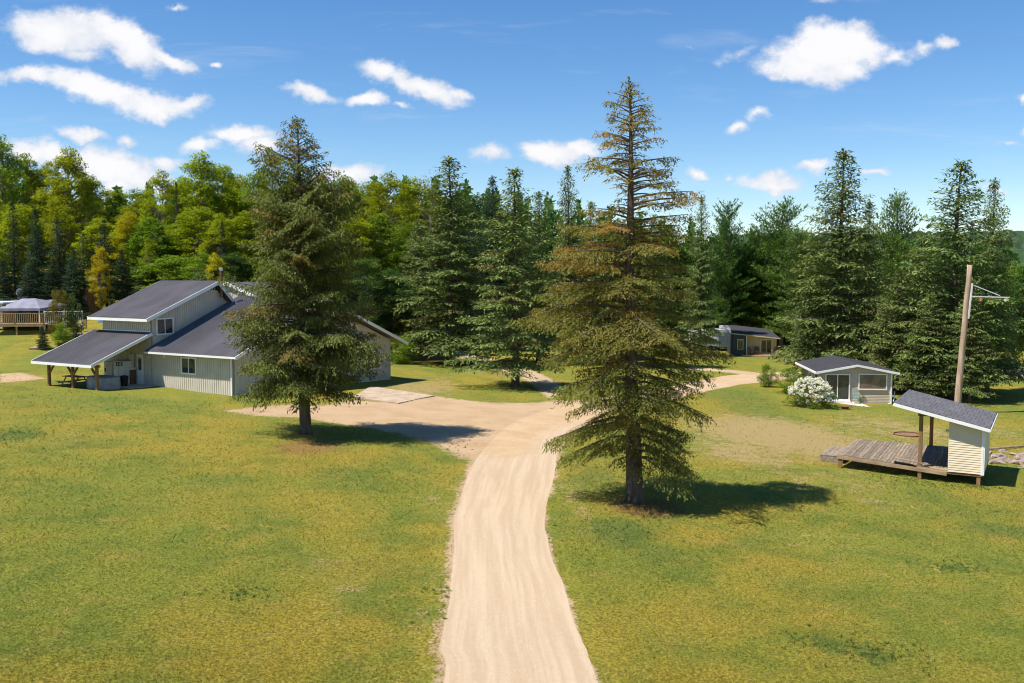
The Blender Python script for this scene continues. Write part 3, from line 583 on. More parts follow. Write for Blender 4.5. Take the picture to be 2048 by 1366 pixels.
# ------------------------------------------------------------------ deck with the privy hut
A_ = G(1675, 936); DR = HR
hut = thing('privy_hut', 'tan sided hut under a slanted grey shingle roof at the end of a weathered deck', 'hut', A_, DR)
dz = lambda x, y: (.64 - .30 * x / 4.5) * (1 - y / 4.6) + .64 * y / 4.6 if x < 4.6 else .34
rnd = random.Random(5)
M_plank = []
for k in range(3):
    s = (.86, 1.0, 1.15)[k]; M_plank.append(simple('weathered_plank', (.17 * s, .135 * s, .10 * s), (.285 * s, .225 * s, .165 * s), 4, .9, 0, .5, .15, (3, .5, 1), 6))
me_v = MB(); x = 0.0
pl = [MB(), MB(), MB()]; i = 0
while x < 4.52:
    wdt = .135; a, b = x, min(x + wdt, 4.53); j = rnd.randrange(3); jit = rnd.uniform(-.006, .006); e0 = -.03 + rnd.uniform(-.02, .02); e1 = 4.5 + rnd.uniform(-.03, .03)
    if x > 2.35: e0 = .33
    pl[j].slab([(a, e0, dz(a, 0) + jit), (b, e0, dz(b, 0) + jit), (b, e1, dz(b, 4.5) + jit), (a, e1, dz(a, 4.5) + jit)], .035); x += wdt + .014
dk = pl[0].build('deck', M_plank[0], hut); 
me = dk.data; base = MB(); base.v = list(pl[0].v); base.f = list(pl[0].f); mats = [0] * len(base.f)
for k in (1, 2): base.add(pl[k].v, pl[k].f); mats += [k] * len(pl[k].f)
me.clear_geometry(); me.from_pydata(base.v, [], base.f)
for k in (1, 2): me.materials.append(M_plank[k])
me.polygons.foreach_set('material_index', mats); me.update()
rim = MB(); rim.hexa([(0, -.06, .44), (4.5, -.06, .14), (4.5, -.01, .14), (0, -.01, .44), (0, -.06, .60), (4.5, -.06, .30), (4.5, -.01, .30), (0, -.01, .60)])
rim.box(-.04, .0, -.06, 4.5, .44, .60); rim.box(0, 4.5, 4.45, 4.5, .4, .6); rim.hexa([(3.3, -.02, .36), (4.52, -.02, .28), (4.52, .30, .28), (3.3, .30, .36), (3.3, -.02, .44), (4.52, -.02, .37), (4.52, .30, .37), (3.3, .30, .44)])
rim.build('rim_board', simple('weathered_rim', (.27, .18, .105), (.40, .29, .18), 4, .85, 0, .4, .2, (.4, 1, 1), 6), hut)
lb_ = MB(); lb_.bar((2.3, .24, .66), (3.75, .02, .56), .2, .05); lb_.build('loose_board', M_plank[2], hut)
for (px_, py_, z1) in [(.1, .06, .45), (3.42, .06, 2.62), (3.42, 4.2, 2.62), (.1, 4.3, .5), (5.72, .1, .36), (5.72, 3.7, .36), (4.5, 4.2, .3)]:
    P0 = np.array(A_) + np.array([px_ * .868 + py_ * .497, -px_ * .497 + py_ * .868, 0]); zb = float(gh(P0[0], P0[1])) - A_[2] - .15
    MB().box(px_ - .075, px_ + .075, py_ - .075, py_ + .075, zb, z1).build('post', M_wood, hut)
hz = lambda x: 3.16 - .225 * (x - 2.4)
wl = MB(); lap_wall(wl, (4.54, -.02), (5.88, -.02), .33, lambda s: hz(4.54 + s) - .13, .1); lap_wall(wl, (5.88, -.02), (5.88, 3.9), .30, lambda s: hz(5.88) - .13, .1)
lap_wall(wl, (5.88, 3.9), (4.54, 3.9), .3, lambda s: hz(5.88 - s) - .13, .1); lap_wall(wl, (4.54, 3.9), (4.54, -.02), .3, lambda s: hz(4.54) - .13, .1)
wl.build('wall', M_vinyl2, hut)
MB().box(5.885, 5.93, -.05, .06, .3, hz(5.9) - .15).box(5.8, 5.884, -.062, -.04, .3, hz(5.9) - .15).build('corner_trim', M_white, hut)
MB().box(4.5, 5.9, .0, 3.88, .22, .30).build('floor', M_wood, hut)
MB().box(3.3, 4.5, -.02, .06, hz(3.4) - .30, hz(3.4) - .16).box(3.38, 3.46, 0, 4.3, hz(3.4) - .24, hz(3.4) - .12).build('beam', M_wood_dark, hut)
M_shingle_grey = shingles('grey_shingles', (.105, .10, .11), (.14, .132, .142), .26, .9)
rf = MB(); rf.slab([(2.35, -.38, hz(2.35) + .05), (6.12, -.38, hz(6.12) + .05), (6.12, 4.6, hz(6.12) + .05), (2.35, 4.6, hz(2.35) + .05)], .06); ro = rf.build('roof', M_shingle_grey, hut)
f = MB(); f.bar((2.33, -.405, hz(2.35) - .06), (6.12, -.405, hz(6.12) - .06), .045, .13); f.bar((6.14, -.42, hz(6.14) - .04), (6.14, 4.6, hz(6.14) - .04), .04, .11); f.build('fascia', M_white, ro)
MB().tube([(4.52, .5, 2.0), (4.36, .5, 2.0)], [.05, .06], 8).build('wall_lamp', M_white, hut)
st = MB()
for k in range(4): st.slab([(-1.05 + k * .25, 1.3, .30), (-1.05 + k * .25 + .235, 1.3, .30), (-1.05 + k * .25 + .235, 3.7, .33), (-1.05 + k * .25, 3.7, .33)], .035)
st.box(-1.05, -.02, 1.31, 1.36, -.1, .264); st.box(-1.05, -1.0, 1.361, 3.6, -.1, .264); st.build('step', M_plank[2], hut)
for (x, l) in ((.75, .2), (1.0, .17), (1.75, .22), (2.0, .22)): MB().tube([(x, .9, dz(x, .9) - .05), (x, .9, dz(x, .9) - .22 - l)], .03, 6).build('pipe', M_white, hut)
# ------------------------------------------------------------------ utility pole with the white bracket
PB = G(1913, 826); pole = thing('utility_pole', 'leaning weathered wooden pole with a white bracket rising behind the grey hut roof', 'pole', PB)
Yp = PB[1]; topx = (1937 - 1024) / FPX * Yp - PB[0]; topz = ztop(530, Yp) - PB[2]; 
pt = lambda t: Vector((topx * t, 0, topz * t))
MB().tube([pt(t) + Vector((.012 * math.sin(t * 23), .012 * math.cos(t * 17), 0)) for t in np.linspace(0, 1, 14)], list(np.linspace(.235, .165, 14)), 14).build('post', M_pole, pole, smooth=True)
k = Yp / FPX
def pp(px, py, dy=0): return Vector(((px - 1024) * k - PB[0], dy, ztop(py, Yp) - PB[2]))
MB().bar(pp(1941, 566, -.12), pp(1935.5, 637, -.12), .10, .12, (0, 1, 0)).build('bracket_plate', M_white, pole)
MB().bar(pp(1941, 592.5, -.12), pp(2015, 594.5, -.12), .07, .09, (0, 1, 0)).bar(pp(1942, 569.5, -.12), pp(1997, 591, -.12), .05, .07, (0, 1, 0)).bar(pp(2008, 597, -.12), pp(2008, 601.5, -.12), .12, .12, (0, 1, 0)).build('bracket_arm', M_white, pole)
MB().tube([pp(1959.5, 595.5, -.12), pp(1959.5, 598, -.12), pp(1959.5, 602, -.12)], [.03, .08, .09], 10).build('insulator', M_orange, pole)
# fire ring, rock pile, log
fr_ = G(1815, 871); r_ = tag(thing('fire_ring', 'wide rusty fire ring lying in the grass behind the deck', 'fire ring', fr_), None)
ring = MB(); n_ = 28; ro_, ri_ = .78, .72
vs = []; 
for j in range(n_):
    a = 2 * math.pi * j / n_; ca, sa = math.cos(a), math.sin(a); vs += [(ro_ * ca, ro_ * sa, 0), (ro_ * ca, ro_ * sa, .11), (ri_ * ca, ri_ * sa, .11), (ri_ * ca, ri_ * sa, 0)]
ring.add(vs, [(4 * j + q, 4 * ((j + 1) % n_) + q, 4 * ((j + 1) % n_) + (q + 1) % 4, 4 * j + (q + 1) % 4) for j in range(n_) for q in range(4)]); ring.build('ring', M_rust, r_)
MB().cyl((0, 0), .73, 0, .05, 20).build('ash', M_earth, r_)
def rock(rng, r):
    import bmesh
    bm = bmesh.new(); bmesh.ops.create_icosphere(bm, subdivisions=2, radius=r)
    s = (rng.uniform(.8, 1.4), rng.uniform(.7, 1.2), rng.uniform(.45, .8)); ph = [rng.uniform(0, 6) for _ in range(3)]
    pl_ = [(Vector((rng.gauss(0, 1), rng.gauss(0, 1), rng.gauss(0, .7))).normalized(), r * rng.uniform(.55, .85)) for _ in range(9)]
    for v in bm.verts:
        for nn, dd_ in pl_:
            e_ = v.co.dot(nn) - dd_
            if e_ > 0: v.co -= nn * e_
        k = 1 + .22 * math.sin(v.co.x / r * 2.3 + ph[0]) * math.sin(v.co.y / r * 2.9 + ph[1]) + .12 * math.sin(v.co.z / r * 5 + ph[2]) + rng.uniform(-.06, .06)
        v.co = Vector((v.co.x * s[0] * k, v.co.y * s[1] * k, v.co.z * s[2] * k))
    me = bpy.data.meshes.new('rock'); bm.to_mesh(me); bm.free(); return me
rg = random.Random(4); rocks = [rock(rg, .2) for _ in range(5)]
for m_ in rocks: m_.materials.append(M_rock)
for i in range(52):
    px = rg.uniform(1976, 2075); py = rg.gauss(914 + (px - 1975) * .10, 7); P0 = G(px, py); o = bpy.data.objects.new('rock', rocks[i % 5]); col.objects.link(o)
    s = rg.uniform(.35, 1.7) ** 1.2; o.scale = (s, s * rg.uniform(.6, 1.2), s * rg.uniform(.5, 1)); o.location = (P0[0], P0[1], P0[2] + .03); o.rotation_euler = (rg.uniform(-.4, .4), rg.uniform(-.4, .4), rg.uniform(0, 6))
    tag(o, 'one of the pinkish stones heaped in a low pile right of the tan hut', 'rock', 'pinkish stones heaped right of the hut')
tag(MB().tube([G(1972, 901) + np.array([0, 0, .08]), G(2000, 900) + np.array([0, 0, .1]), G(2048, 894) + np.array([0, 0, .06]), G(2075, 890) + np.array([0, 0, .06])], [.05, .06, .05, .04], 7).build('fallen_branch', M_logwood), 'long thin fallen branch lying behind the stone pile', 'branch')
# ------------------------------------------------------------------ far cabin and caravan
F0 = G(1492, 712); far = thing('cabin', 'far cream cabin with dark blue side and small wooden deck', 'cabin', F0, R(-6))
ht = lambda x: 2.95 - .10 * (x + 1.8)
wl = MB(); lap_wall(wl, (0, .9), (3.9, .9), .1, lambda s: ht(s) - .15, .2); lap_wall(wl, (3.9, .9), (3.9, 5), -.1, lambda s: ht(3.9) - .15, .3); wl.build('wall', M_vinyl2, far)
b = MB(); ribs_wall(b, (-1.75, -.2), (0, -.2), 0, lambda s: ht(-1.7 + s) - .15); ribs_wall(b, (0, -.2), (0, .9), 0, lambda s: ht(0) - .15); ribs_wall(b, (-1.75, 5), (-1.75, -.2), 0, lambda s: ht(-1.7) - .15); ribs_wall(b, (3.9, 5), (-1.75, 5), 0, lambda s: ht(3.9) - .15)
b.build('wall', M_darkblue, far, 'dark blue panelled wall of the left corner')
rf = MB(); rf.slab([(-1.95, -.5, ht(-1.9)), (4.1, -.5, ht(4.1)), (3.6, 5.2, ht(3.6) + .75), (-1.4, 5.2, ht(-1.4) + .75)], .1); ro = rf.build('roof', M_shingle_dark, far)
MB().bar((-1.95, -.53, ht(-1.9) - .08), (4.12, -.53, ht(4.1) - .08), .05, .13).build('fascia', M_beige, ro)
MB().box(-.06, .06, -.32, -.21, .0, ht(0) - .1).build('post', M_white, far)
sdoor = window(far, 2.0, 3.25, .35, 2.0, .88, 'y', -1, 2, .12, M_glass); sdoor.name = 'patio_door'
window(far, -1.1, -.45, .9, 2.1, -.22, 'y', -1, 1, .05)
b = MB()
for k_ in range(14): b.box(-.6, 4.3, -1.5 + k_ * .17, -1.34 + k_ * .17, .17, .21)
b.box(-.6, 4.3, -1.54, -1.501, -.1, .16); b.box(-.64, -.601, -1.5, .8, -.1, .16); b.build('deck', M_wood_pale, far)
def adir(x, y, rz, label):
    c_, s_ = math.cos(R(-6)), math.sin(R(-6)); L_ = np.array(F0) + np.array([x * c_ - y * s_, x * s_ + y * c_, .21])
    c = thing('garden_chair', label, 'chair', L_, rz, 'wooden garden chairs on the far deck')
    b = MB()
    for k_ in range(5): b.bar((-.24 + k_ * .12, .2, .3), (-.26 + k_ * .13, .52, 1.0 - .03 * abs(k_ - 2)), .1, .02)
    b.build('backrest', M_wood, c); MB().hexa([(-.28, -.3, .36), (.28, -.3, .36), (.28, .25, .26), (-.28, .25, .26), (-.28, -.3, .39), (.28, -.3, .39), (.28, .25, .29), (-.28, .25, .29)]).build('seat', M_wood_pale, c)
    for s in (-1, 1):
        MB().box(s * .36 - .07, s * .36 + .07, -.36, .36, .55, .58).build('armrest', M_wood_pale, c); MB().box(s * .33 - .03, s * .33 + .03, -.34, -.26, 0, .55).build('leg', M_wood, c); MB().box(s * .33 - .03, s * .33 + .03, .26, .34, 0, .55).build('leg', M_wood, c)
adir(.35, -.3, R(15), 'wooden garden chair near the white post of the far cabin deck'); adir(1.35, .1, R(-10), 'wooden garden chair left of the far patio door with a cushion-pale seat'); adir(3.55, -.3, R(-35), 'wooden garden chair right of the far patio door under the branches')
V0 = G(1432, 703); rv = thing('caravan', 'white travel trailer with roof air conditioner half hidden left of the far cabin', 'caravan', (V0[0], V0[1] + 3, float(gh(V0[0], V0[1] + 3))), R(8))
b = MB(); b.add([(-3.2, -1.2, .55), (-3.5, -1.2, 1.4), (-3.0, -1.2, 2.7), (3.6, -1.2, 3.0), (3.6, -1.2, .55), (-3.2, 1.2, .55), (-3.5, 1.2, 1.4), (-3.0, 1.2, 2.7), (3.6, 1.2, 3.0), (3.6, 1.2, .55)], [(0, 1, 2, 3, 4)[::-1], (5, 6, 7, 8, 9), (0, 5, 6, 1)[::-1], (1, 6, 7, 2)[::-1], (2, 7, 8, 3)[::-1], (3, 8, 9, 4)[::-1], (4, 9, 5, 0)[::-1]])
b.build('body', M_rv, rv, bevel=.06); MB().box(-3.1, 3.58, -1.225, -1.203, .9, 1.25).box(-3.1, 3.58, -1.225, -1.203, 1.5, 1.58).build('stripe', M_rvstripe, rv)
MB().box(.3, 1.7, -1.9, -1.23, .5, 2.5).build('slide_out', M_rvstripe, rv)
MB().box(1.2, 2.7, -.5, .5, 2.96, 3.35).build('air_conditioner', M_rv, rv, bevel=.08); window(rv, -2.4, -1.3, 1.65, 2.3, -1.2, 'y', -1, 1, .05); window(rv, 2.2, 3.1, 1.7, 2.3, -1.2, 'y', -1, 1, .05)
for x in (-.5, .4):
    MB().tube([(x, -1.26, .36), (x, -1.0, .36)], .36, 16).build('wheel', M_black, rv)
# ------------------------------------------------------------------ upper left: railed deck, canopy, trailer home, outhouse
def LY(px, Y, z=0): return at(px, Y, z)
Yd = 90.0; kd = Yd / FPX
D0 = LY(86, Yd); DA = R(6)
deck = thing('railed_deck', 'raised pine deck with slatted railing at the left edge', 'deck', D0, DA)
dzp = ztop(648, Yd) - D0[2]; dtop = max(.55, dzp); rl = 1.0
b = MB()
for k_ in range(26): b.box(-5.0, 0, .02 + k_ * .15, .155 + k_ * .15, dtop - .04, dtop)
b.box(-5, 0, -.03, .015, dtop - .22, dtop); b.build('floor', M_wood_pale, deck)
rb = MB(); rb.box(-5.05, .05, -.05, .09, dtop + rl, dtop + rl + .05); rb.box(-5, 0, -.02, .03, dtop + .1, dtop + .16)
x = -4.9
while x < -.05: rb.box(x, x + .06, -.055, -.022, dtop + .02, dtop + rl); x += .17
for x in (-5, -2.6, 0): rb.box(x - .05, x + .05, 0.035, .12, dtop, dtop + rl)
rb.build('railing', M_wood_pale, deck)
for x in (-4.9, -2.5, -.12): MB().box(x - .07, x + .07, .05, .19, -.9, dtop - .225).build('post', M_wood_pale, deck)
# white lattice part of the fence to the right
LT = LY(126, 91.5); lat = thing('lattice_fence', 'pale green white lattice fence running right from the pine deck', 'fence', LT, R(5))
lh = ztop(622, 91.5) - LT[2]; l0 = ztop(650, 91.5) - LT[2]
b = MB(); b.box(-1.8, 1.75, -.03, .03, lh - .07, lh); b.box(-1.8, 1.75, -.03, .03, l0, l0 + .06)
for k_ in range(20): b.bar((-1.8 + k_ * .19, .0, l0 + .06), (-1.8 + k_ * .19 - .0, .0, lh - .07), .03, .02)
b.build('lattice', M_white, lat)
for x in (-1.8, 0, 1.75): MB().box(x - .05, x + .05, .035, .13, -.8, lh + .03).build('post', M_white, lat)
GZ = LY(66, 93.5); gz = thing('gazebo', 'canopy gazebo with pale grey fabric roof standing on the pine deck', 'gazebo', GZ, R(3))
e0 = ztop(615, 93.5) - GZ[2]; e1 = ztop(597, 93.5) - GZ[2]
b = MB(); hw = 2.6; c0 = [(-hw, -1.8, e0), (hw * .55, -1.8, e0), (hw * .98, 1.8, e0 + .25), (-hw, 1.8, e0 + .1)]; c1 = [(-1.0, 0, e1), (.3, 0, e1 + .02)]
b.add(c0 + c1, [(0, 1, 5, 4), (1, 2, 5), (2, 3, 4, 5), (3, 0, 4)]); b.add([p for p in c0] + [(p[0], p[1], p[2] - .26) for p in c0], [(0, 4, 5, 1), (1, 5, 6, 2), (2, 6, 7, 3), (3, 7, 4, 0)])
b.build('canopy', M_canvas, gz); 
for (x, y) in ((-hw + .1, -1.7), (hw * .55 - .1, -1.7), (hw * .9, 1.6), (-hw + .1, 1.6)): MB().box(x - .04, x + .04, y - .04, y + .04, 0, e0).build('post', M_white, gz)
TR = LY(-6, 93.0); tr_ = thing('trailer_home', 'tan trailer wall cut by the left edge beside the deck', 'trailer', TR, R(2))
th_ = ztop(606, 93) - TR[2]; b = MB(); lap_wall(b, (-3, -1), (1.0, -1), .0, lambda s: th_, .22); lap_wall(b, (1.0, -1), (1.0, 2), 0, lambda s: th_, .22); b.build('wall', M_vinyl, tr_); MB().box(-3.1, 1.15, -1.15, 2.1, th_ + .003, th_ + .12).build('roof', M_white, tr_)
tr2 = LY(55, 98.0); T2 = thing('park_trailer', 'long low white roofed trailer behind the gazebo canopy', 'trailer', tr2, R(2)); t2h = ztop(599, 98) - tr2[2]
MB().box(-3.4, 3.2, -1.0, 1.2, 0, t2h - .12).build('body', M_darkblue, T2); ro = MB().box(-3.5, 3.3, -1.1, 1.3, t2h - .117, t2h).build('roof', M_rv, T2)
MB().box(-.9, 0.1, -.3, .3, t2h, t2h + .28).build('air_conditioner', M_rv, T2, bevel=.04)
ds = LY(33, 96.5); dish = thing('satellite_dish', 'small grey satellite dish on the trailer roof behind the gazebo', 'dish', (ds[0], ds[1] + .8, tr2[2] + t2h), R(20))
v = [(0, 0, 0)]; 
for i in range(1, 4):
    for j in range(14): a = 2 * math.pi * j / 14; r0 = .13 * i; v.append((r0 * math.cos(a), .35 * r0 * r0, r0 * 1.15 * math.sin(a)))
f_ = [(0, 1 + j, 1 + (j + 1) % 14) for j in range(14)] + [(1 + i * 14 + j, 1 + i * 14 + 14 + j, 1 + i * 14 + 14 + (j + 1) % 14, 1 + i * 14 + (j + 1) % 14) for i in range(2) for j in range(14)]
d_ = MB().add([(a[0], a[1] - .1, a[2] + .75) for a in v], f_).build('reflector', M_canvas, dish); MB().tube([(0, .1, 0), (0, .0, .5), (0, -.08, .75)], .03, 6).build('mast', M_steel, dish); MB().tube([(0, -.1, .4), (-.25, -.5, .62)], .02, 6).tube([(-.25, -.5, .6), (-.25, -.42, .7)], .05, 6).build('feed_arm', M_steel, dish)
OH = LY(180, 100.0); oh = thing('outhouse', 'narrow brown wooden outhouse with flat roof below the dark conifers', 'outhouse', OH, R(-28))
oz = ztop(578, 100) - OH[2]; b = MB()
for k_ in range(9): b.box(-.72 + k_ * .16, -.57 + k_ * .16, -.72, -.68, -.3, oz)
b.box(-.72, .72, -.68, .7, -.3, oz - .05); b.build('wall', M_wood, oh); MB().hexa([(-.95, -1.0, oz - .0), (.95, -1.0, oz - .0), (.95, 1, oz - .12), (-.95, 1, oz - .12), (-.95, -1.0, oz + .09), (.95, -1.0, oz + .09), (.95, 1, oz - .03), (-.95, 1, oz - .03)]).build('roof', M_wood_dark, oh)
MB().box(-.42, .42, -.76, -.722, -.2, oz - .65).build('door', M_wood_pale, oh)
tpz = LY(193, 96.5); tr_ = tag(MB().add([(0, 0, 0), (1.7, 0, 0), (1.8, 1.2, 0), (0, 1.3, 0), (.2, .2, .6), (1.4, .15, .75), (1.5, .9, .7), (.3, 1, .55)], [(0, 1, 5, 4), (1, 2, 6, 5), (2, 3, 7, 6), (3, 0, 4, 7), (4, 5, 6, 7)]).build('tarped_pile', M_tarp), 'low pile under a faded blue tarp right of the outhouse', 'tarped pile'); tr_.location = tuple(tpz)
for i, (px, Y, s, lab) in enumerate([(70, 84, 2.6, 'large dark boulder below the left end of the pine deck'), (150, 90.5, 2.2, 'dark boulder under the lattice fence'), (175, 90, 1.8, 'flat dark stone right of the lattice fence')]):
    P0 = LY(px, Y); o = bpy.data.objects.new('boulder', rocks[i]); col.objects.link(o); o.scale = (s * 1.6, s, s * .9); o.location = (P0[0], P0[1], P0[2] + .1); tag(o, lab, 'boulder')
sn = LY(170, 93); tag(MB().box(sn[0] - .09, sn[0] + .09, sn[1], sn[1] + .12, sn[2] - .1, sn[2] + .95).build('stump_post', M_wood_pale), 'short pale wooden post on the grass right of the lattice fence', 'post')
# ================================================================== TREES
def leafmat(name, c1, c2, c3, alt=None, tr=.3, rough=.6, clump=.8):
    m, n = mat(name); oi = n.n('ShaderNodeObjectInfo'); t = n.n('ShaderNodeTexCoord').outputs['Object']
    c = n.mix(n.ramp(n.noise(t, clump, 3, .6), .32, .68), c1, c2)
    c = n.mix(n.ramp(n.attr('rnd'), .0, 1.0, 0, .75, False), c, c3)
    if alt: c = n.mix(n.attr('alt'), c, alt)
    hs = n.n('ShaderNodeHueSaturation'); n.l(c, hs.inputs['Color'])
    n.l(n.ramp(oi.outputs['Random'], 0, 1, .485, .515, False), hs.inputs['Hue']); n.l(n.ramp(n.math('FRACT', n.math('MULTIPLY', oi.outputs['Random'], 7.3)), 0, 1, .8, 1.2, False), hs.inputs['Value'])
    df = n.n('ShaderNodeBsdfPrincipled'); n.l(hs.outputs[0], df.inputs['Base Color']); df.inputs['Roughness'].default_value = rough; df.inputs['Specular IOR Level'].default_value = .08
    tl = n.n('ShaderNodeBsdfTranslucent'); tc_ = n.mix(1.0, hs.outputs[0], (1.2, 1.25, .55), 'MULTIPLY'); n.l(tc_, tl.inputs[0])
    mx = n.n('ShaderNodeMixShader'); mx.inputs[0].default_value = tr; n.l(df.outputs[0], mx.inputs[1]); n.l(tl.outputs[0], mx.inputs[2]); n.out(mx.outputs[0]); return m
L_hero1 = leafmat('olive_spruce_needles', (.060, .083, .020), (.126, .146, .033), (.25, .245, .062), (.22, .125, .045), .22)
L_hero2 = leafmat('browning_spruce_needles', (.10, .140, .034), (.20, .235, .052), (.36, .36, .095), (.44, .27, .075), .4)
L_spruce = leafmat('blue_green_spruce_needles', (.060, .110, .034), (.125, .175, .046), (.26, .29, .085), (.20, .125, .045), .2)
L_dark = leafmat('dark_fir_needles', (.018, .042, .026), (.034, .066, .034), (.060, .098, .044), None, .15)
L_pine = leafmat('pine_needles', (.055, .120, .028), (.10, .175, .038), (.16, .23, .055), None, .3)
L_maple = leafmat('maple_leaves', (.13, .19, .010), (.25, .30, .012), (.42, .41, .02), None, .45, .5)
L_mapleg = leafmat('green_leaves', (.075, .15, .014), (.15, .24, .018), (.27, .34, .03), None, .42, .5)
L_mapled = leafmat('deep_green_leaves', (.040, .10, .022), (.075, .15, .032), (.13, .20, .045), None, .35, .5)
L_yellow = leafmat('yellow_leaves', (.30, .27, .012), (.46, .36, .015), (.56, .46, .02), None, .45, .5)
L_olive = leafmat('olive_bush_leaves', (.06, .10, .028), (.10, .14, .04), (.15, .18, .06), None, .38, .5)
L_autumn = leafmat('turning_leaves', (.10, .13, .02), (.17, .16, .025), (.28, .17, .03), None, .4, .5)
L_weed = leafmat('weed_leaves', (.075, .125, .028), (.11, .16, .035), (.15, .20, .05), None, .35, .5, 4)
M_bark = simple('spruce_bark', (.075, .055, .040), (.16, .12, .09), 5, .95, 0, .7, .1, (1, 1, .3), 7)
M_barkg = simple('grey_bark', (.16, .13, .10), (.30, .25, .20), 4, .95, 0, .5, .1, (1, 1, .3), 6)
M_flower = simple('cream_blossom', (.74, .71, .52), (.88, .85, .70), 6, .7)

def norm(v): return v / (np.linalg.norm(v, axis=-1, keepdims=True) + 1e-9)
def diamonds(rng, P, D, ln, wd, updown=.6):
    """leaf sprays: diamonds starting at P along D"""
    N = len(P); up = np.tile(np.array([0, 0, 1.0]), (N, 1)) + rng.normal(0, updown, (N, 3))
    Wv = norm(np.cross(D, up)) * wd[:, None]; E = D * ln[:, None]
    V = np.empty((N, 4, 3)); V[:, 0] = P; V[:, 1] = P + E * .45 + Wv; V[:, 2] = P + E; V[:, 3] = P + E * .5 - Wv; return V
def conifer(seed, H, prof, nb, base=.08, tsp=.16, step=.11, tl=.2, tw=.045, rise=(.55, -.12), droop=(.10, .30), twl=.42, hang=.15, skip=None, altf=None, r0=None, sparse=None, thick=1.0, top_hang=0.0, lean=(0, 0), clump=.22, inner=None, wide=1.0):
    rng = np.random.default_rng(seed); wood = MB(); Vs = []; A = []; r0 = r0 or H * .0125 + .03
    def axis(z): t = z / H; return np.array([lean[0] * t + .05 * math.sin(t * 7 + seed), lean[1] * t + .05 * math.cos(t * 6 + seed), z])
    wood.tube([axis(z) + (0, 0, -.3 if z == 0 else 0) for z in np.concatenate([[0, .35], np.linspace(1, H * .985, 16)])], [r0 * 1.55, r0 * 1.1] + [r0 * (1 - z) ** .85 + .012 for z in np.linspace(.03, 1, 16)], 9)
    hs = H * (base + (1 - base) * (np.arange(nb) + rng.uniform(-.5, .5, nb)) / nb).clip(0, 1) ** .84
    hs = np.clip(hs, H * base, H * .993)
    az = (np.arange(nb) * 2.39996 + rng.normal(0, .35, nb))
    ph = rng.uniform(0, 6.28, 4)
    for h, a in zip(hs, az):
        f = h / H; cl_ = math.sin(h * 1.9 + ph[0] + 1.3 * math.sin(a + ph[1])) * math.sin(2 * a + h * .9 + ph[2]); L = prof(h, a) * rng.uniform(.80, 1.08) * (1 + clump * (cl_ - .15)) * wide
        if L < .12: L = .12
        if skip is not None and skip(h, a, rng): 
            L *= rng.uniform(.15, .45)
        fb = (f - base) / (1 - base); rs = rise[1] + (rise[0] - rise[1]) * fb ** 1.3; dp = droop[1] + (droop[0] - droop[1]) * fb
        rs += rng.normal(0, .07); d = np.array([math.cos(a), math.sin(a), 0]); sd_ = np.array([-math.sin(a), math.cos(a), 0]); curl = rng.normal(0, .12)
        o = axis(h)
        def pos(t): t = np.asarray(t)[..., None]; return o + d * (L * t) + sd_ * (L * curl * t * t) + np.array([0, 0, 1.0]) * (L * (rs * t - dp * t ** 2 + dp * .35 * t ** 4))
        wood.tube(list(pos(np.linspace(0, .93, 5))), list(np.linspace(.012 + .011 * L, .006, 5) * thick), 4, False)
        den = 1.0 if sparse is None else sparse(h)
        tw_ = rng.uniform(.7, 1.3)
        n1 = max(3, int(L / tsp)); t0 = .12 if L < 2.2 else .22
        t0 = inner(h) if inner else t0
        t = np.linspace(t0, 1, n1) + rng.uniform(-.5, .5, n1) / n1; t = np.clip(t, .05, 1.0); kk = rng.uniform(0, 1, n1) < den; t = t[kk]
        if len(t) == 0: continue
        alt = altf(h, a, rng) if altf else 0.0
        P0 = pos(t)
        for side in (-1, 1):
            l = (twl * tw_ * L * (1 - t) ** .8 * (.35 + .65 * np.clip(t / .4, 0, 1)) + .16 + .05 * L) * rng.uniform(.7, 1.2, len(t)); ang = rng.uniform(.75, 1.15, len(t))
            D = d * np.cos(ang)[:, None] + sd_ * (side * np.sin(ang))[:, None] + np.array([0, 0, 1.0]) * (rs * .35 - dp * t * .9 - hang * rng.uniform(.3, 1.5, len(t)))[:, None]
            D = norm(D); K = int(max(l) / step) + 1; s = (np.arange(K)[None] + rng.uniform(0, 1, (len(t), K))) * step
            m = (s < l[:, None]); s_ = s[..., None]
            Q = P0[:, None] + D[:, None] * s_ - np.array([0, 0, 1.0]) * (s_ ** 2 * .10); Q = Q[m]
            DD = np.repeat(D[:, None], K, 1)[m]; N = len(Q)
            if N == 0: continue
            J = rng.normal(0, .5, (N, 3)); J[:, 2] -= .25 + top_hang; Dj = norm(DD + J)
            Vs.append(diamonds(rng, Q + rng.normal(0, .025, (N, 3)), Dj, tl * rng.uniform(.6, 1.3, N), tw * rng.uniform(.7, 1.3, N), .36))
            A.append(np.clip(rng.normal(alt, .18, N), 0, 1) * (1 if alt > 0 else 0))
    # leader tuft
    N = 40; z = H - rng.uniform(0, .8, N) ; P = np.stack([axis(H)[0] + rng.normal(0, .02, N), axis(H)[1] + rng.normal(0, .02, N), z], -1)
    D = norm(np.stack([rng.normal(0, 1, N), rng.normal(0, 1, N), rng.uniform(.4, 1.4, N)], -1)); Vs.append(diamonds(rng, P, D, tl * 1.1 * np.ones(N), tw * np.ones(N))); A.append(np.zeros(N))
    V = np.concatenate(Vs); A = np.concatenate(A)
    me = quads_mesh('crown', V, {'rnd': np.repeat(rng.uniform(0, 1, len(V)) ** 1.6, 4).reshape(-1, 4), 'alt': np.repeat(A, 4).reshape(-1, 4)})
    tm = bpy.data.meshes.new('trunk'); tm.from_pydata(wood.v, [], wood.f); tm.polygons.foreach_set('use_smooth', [True] * len(tm.polygons)); tm.update(); return me, tm
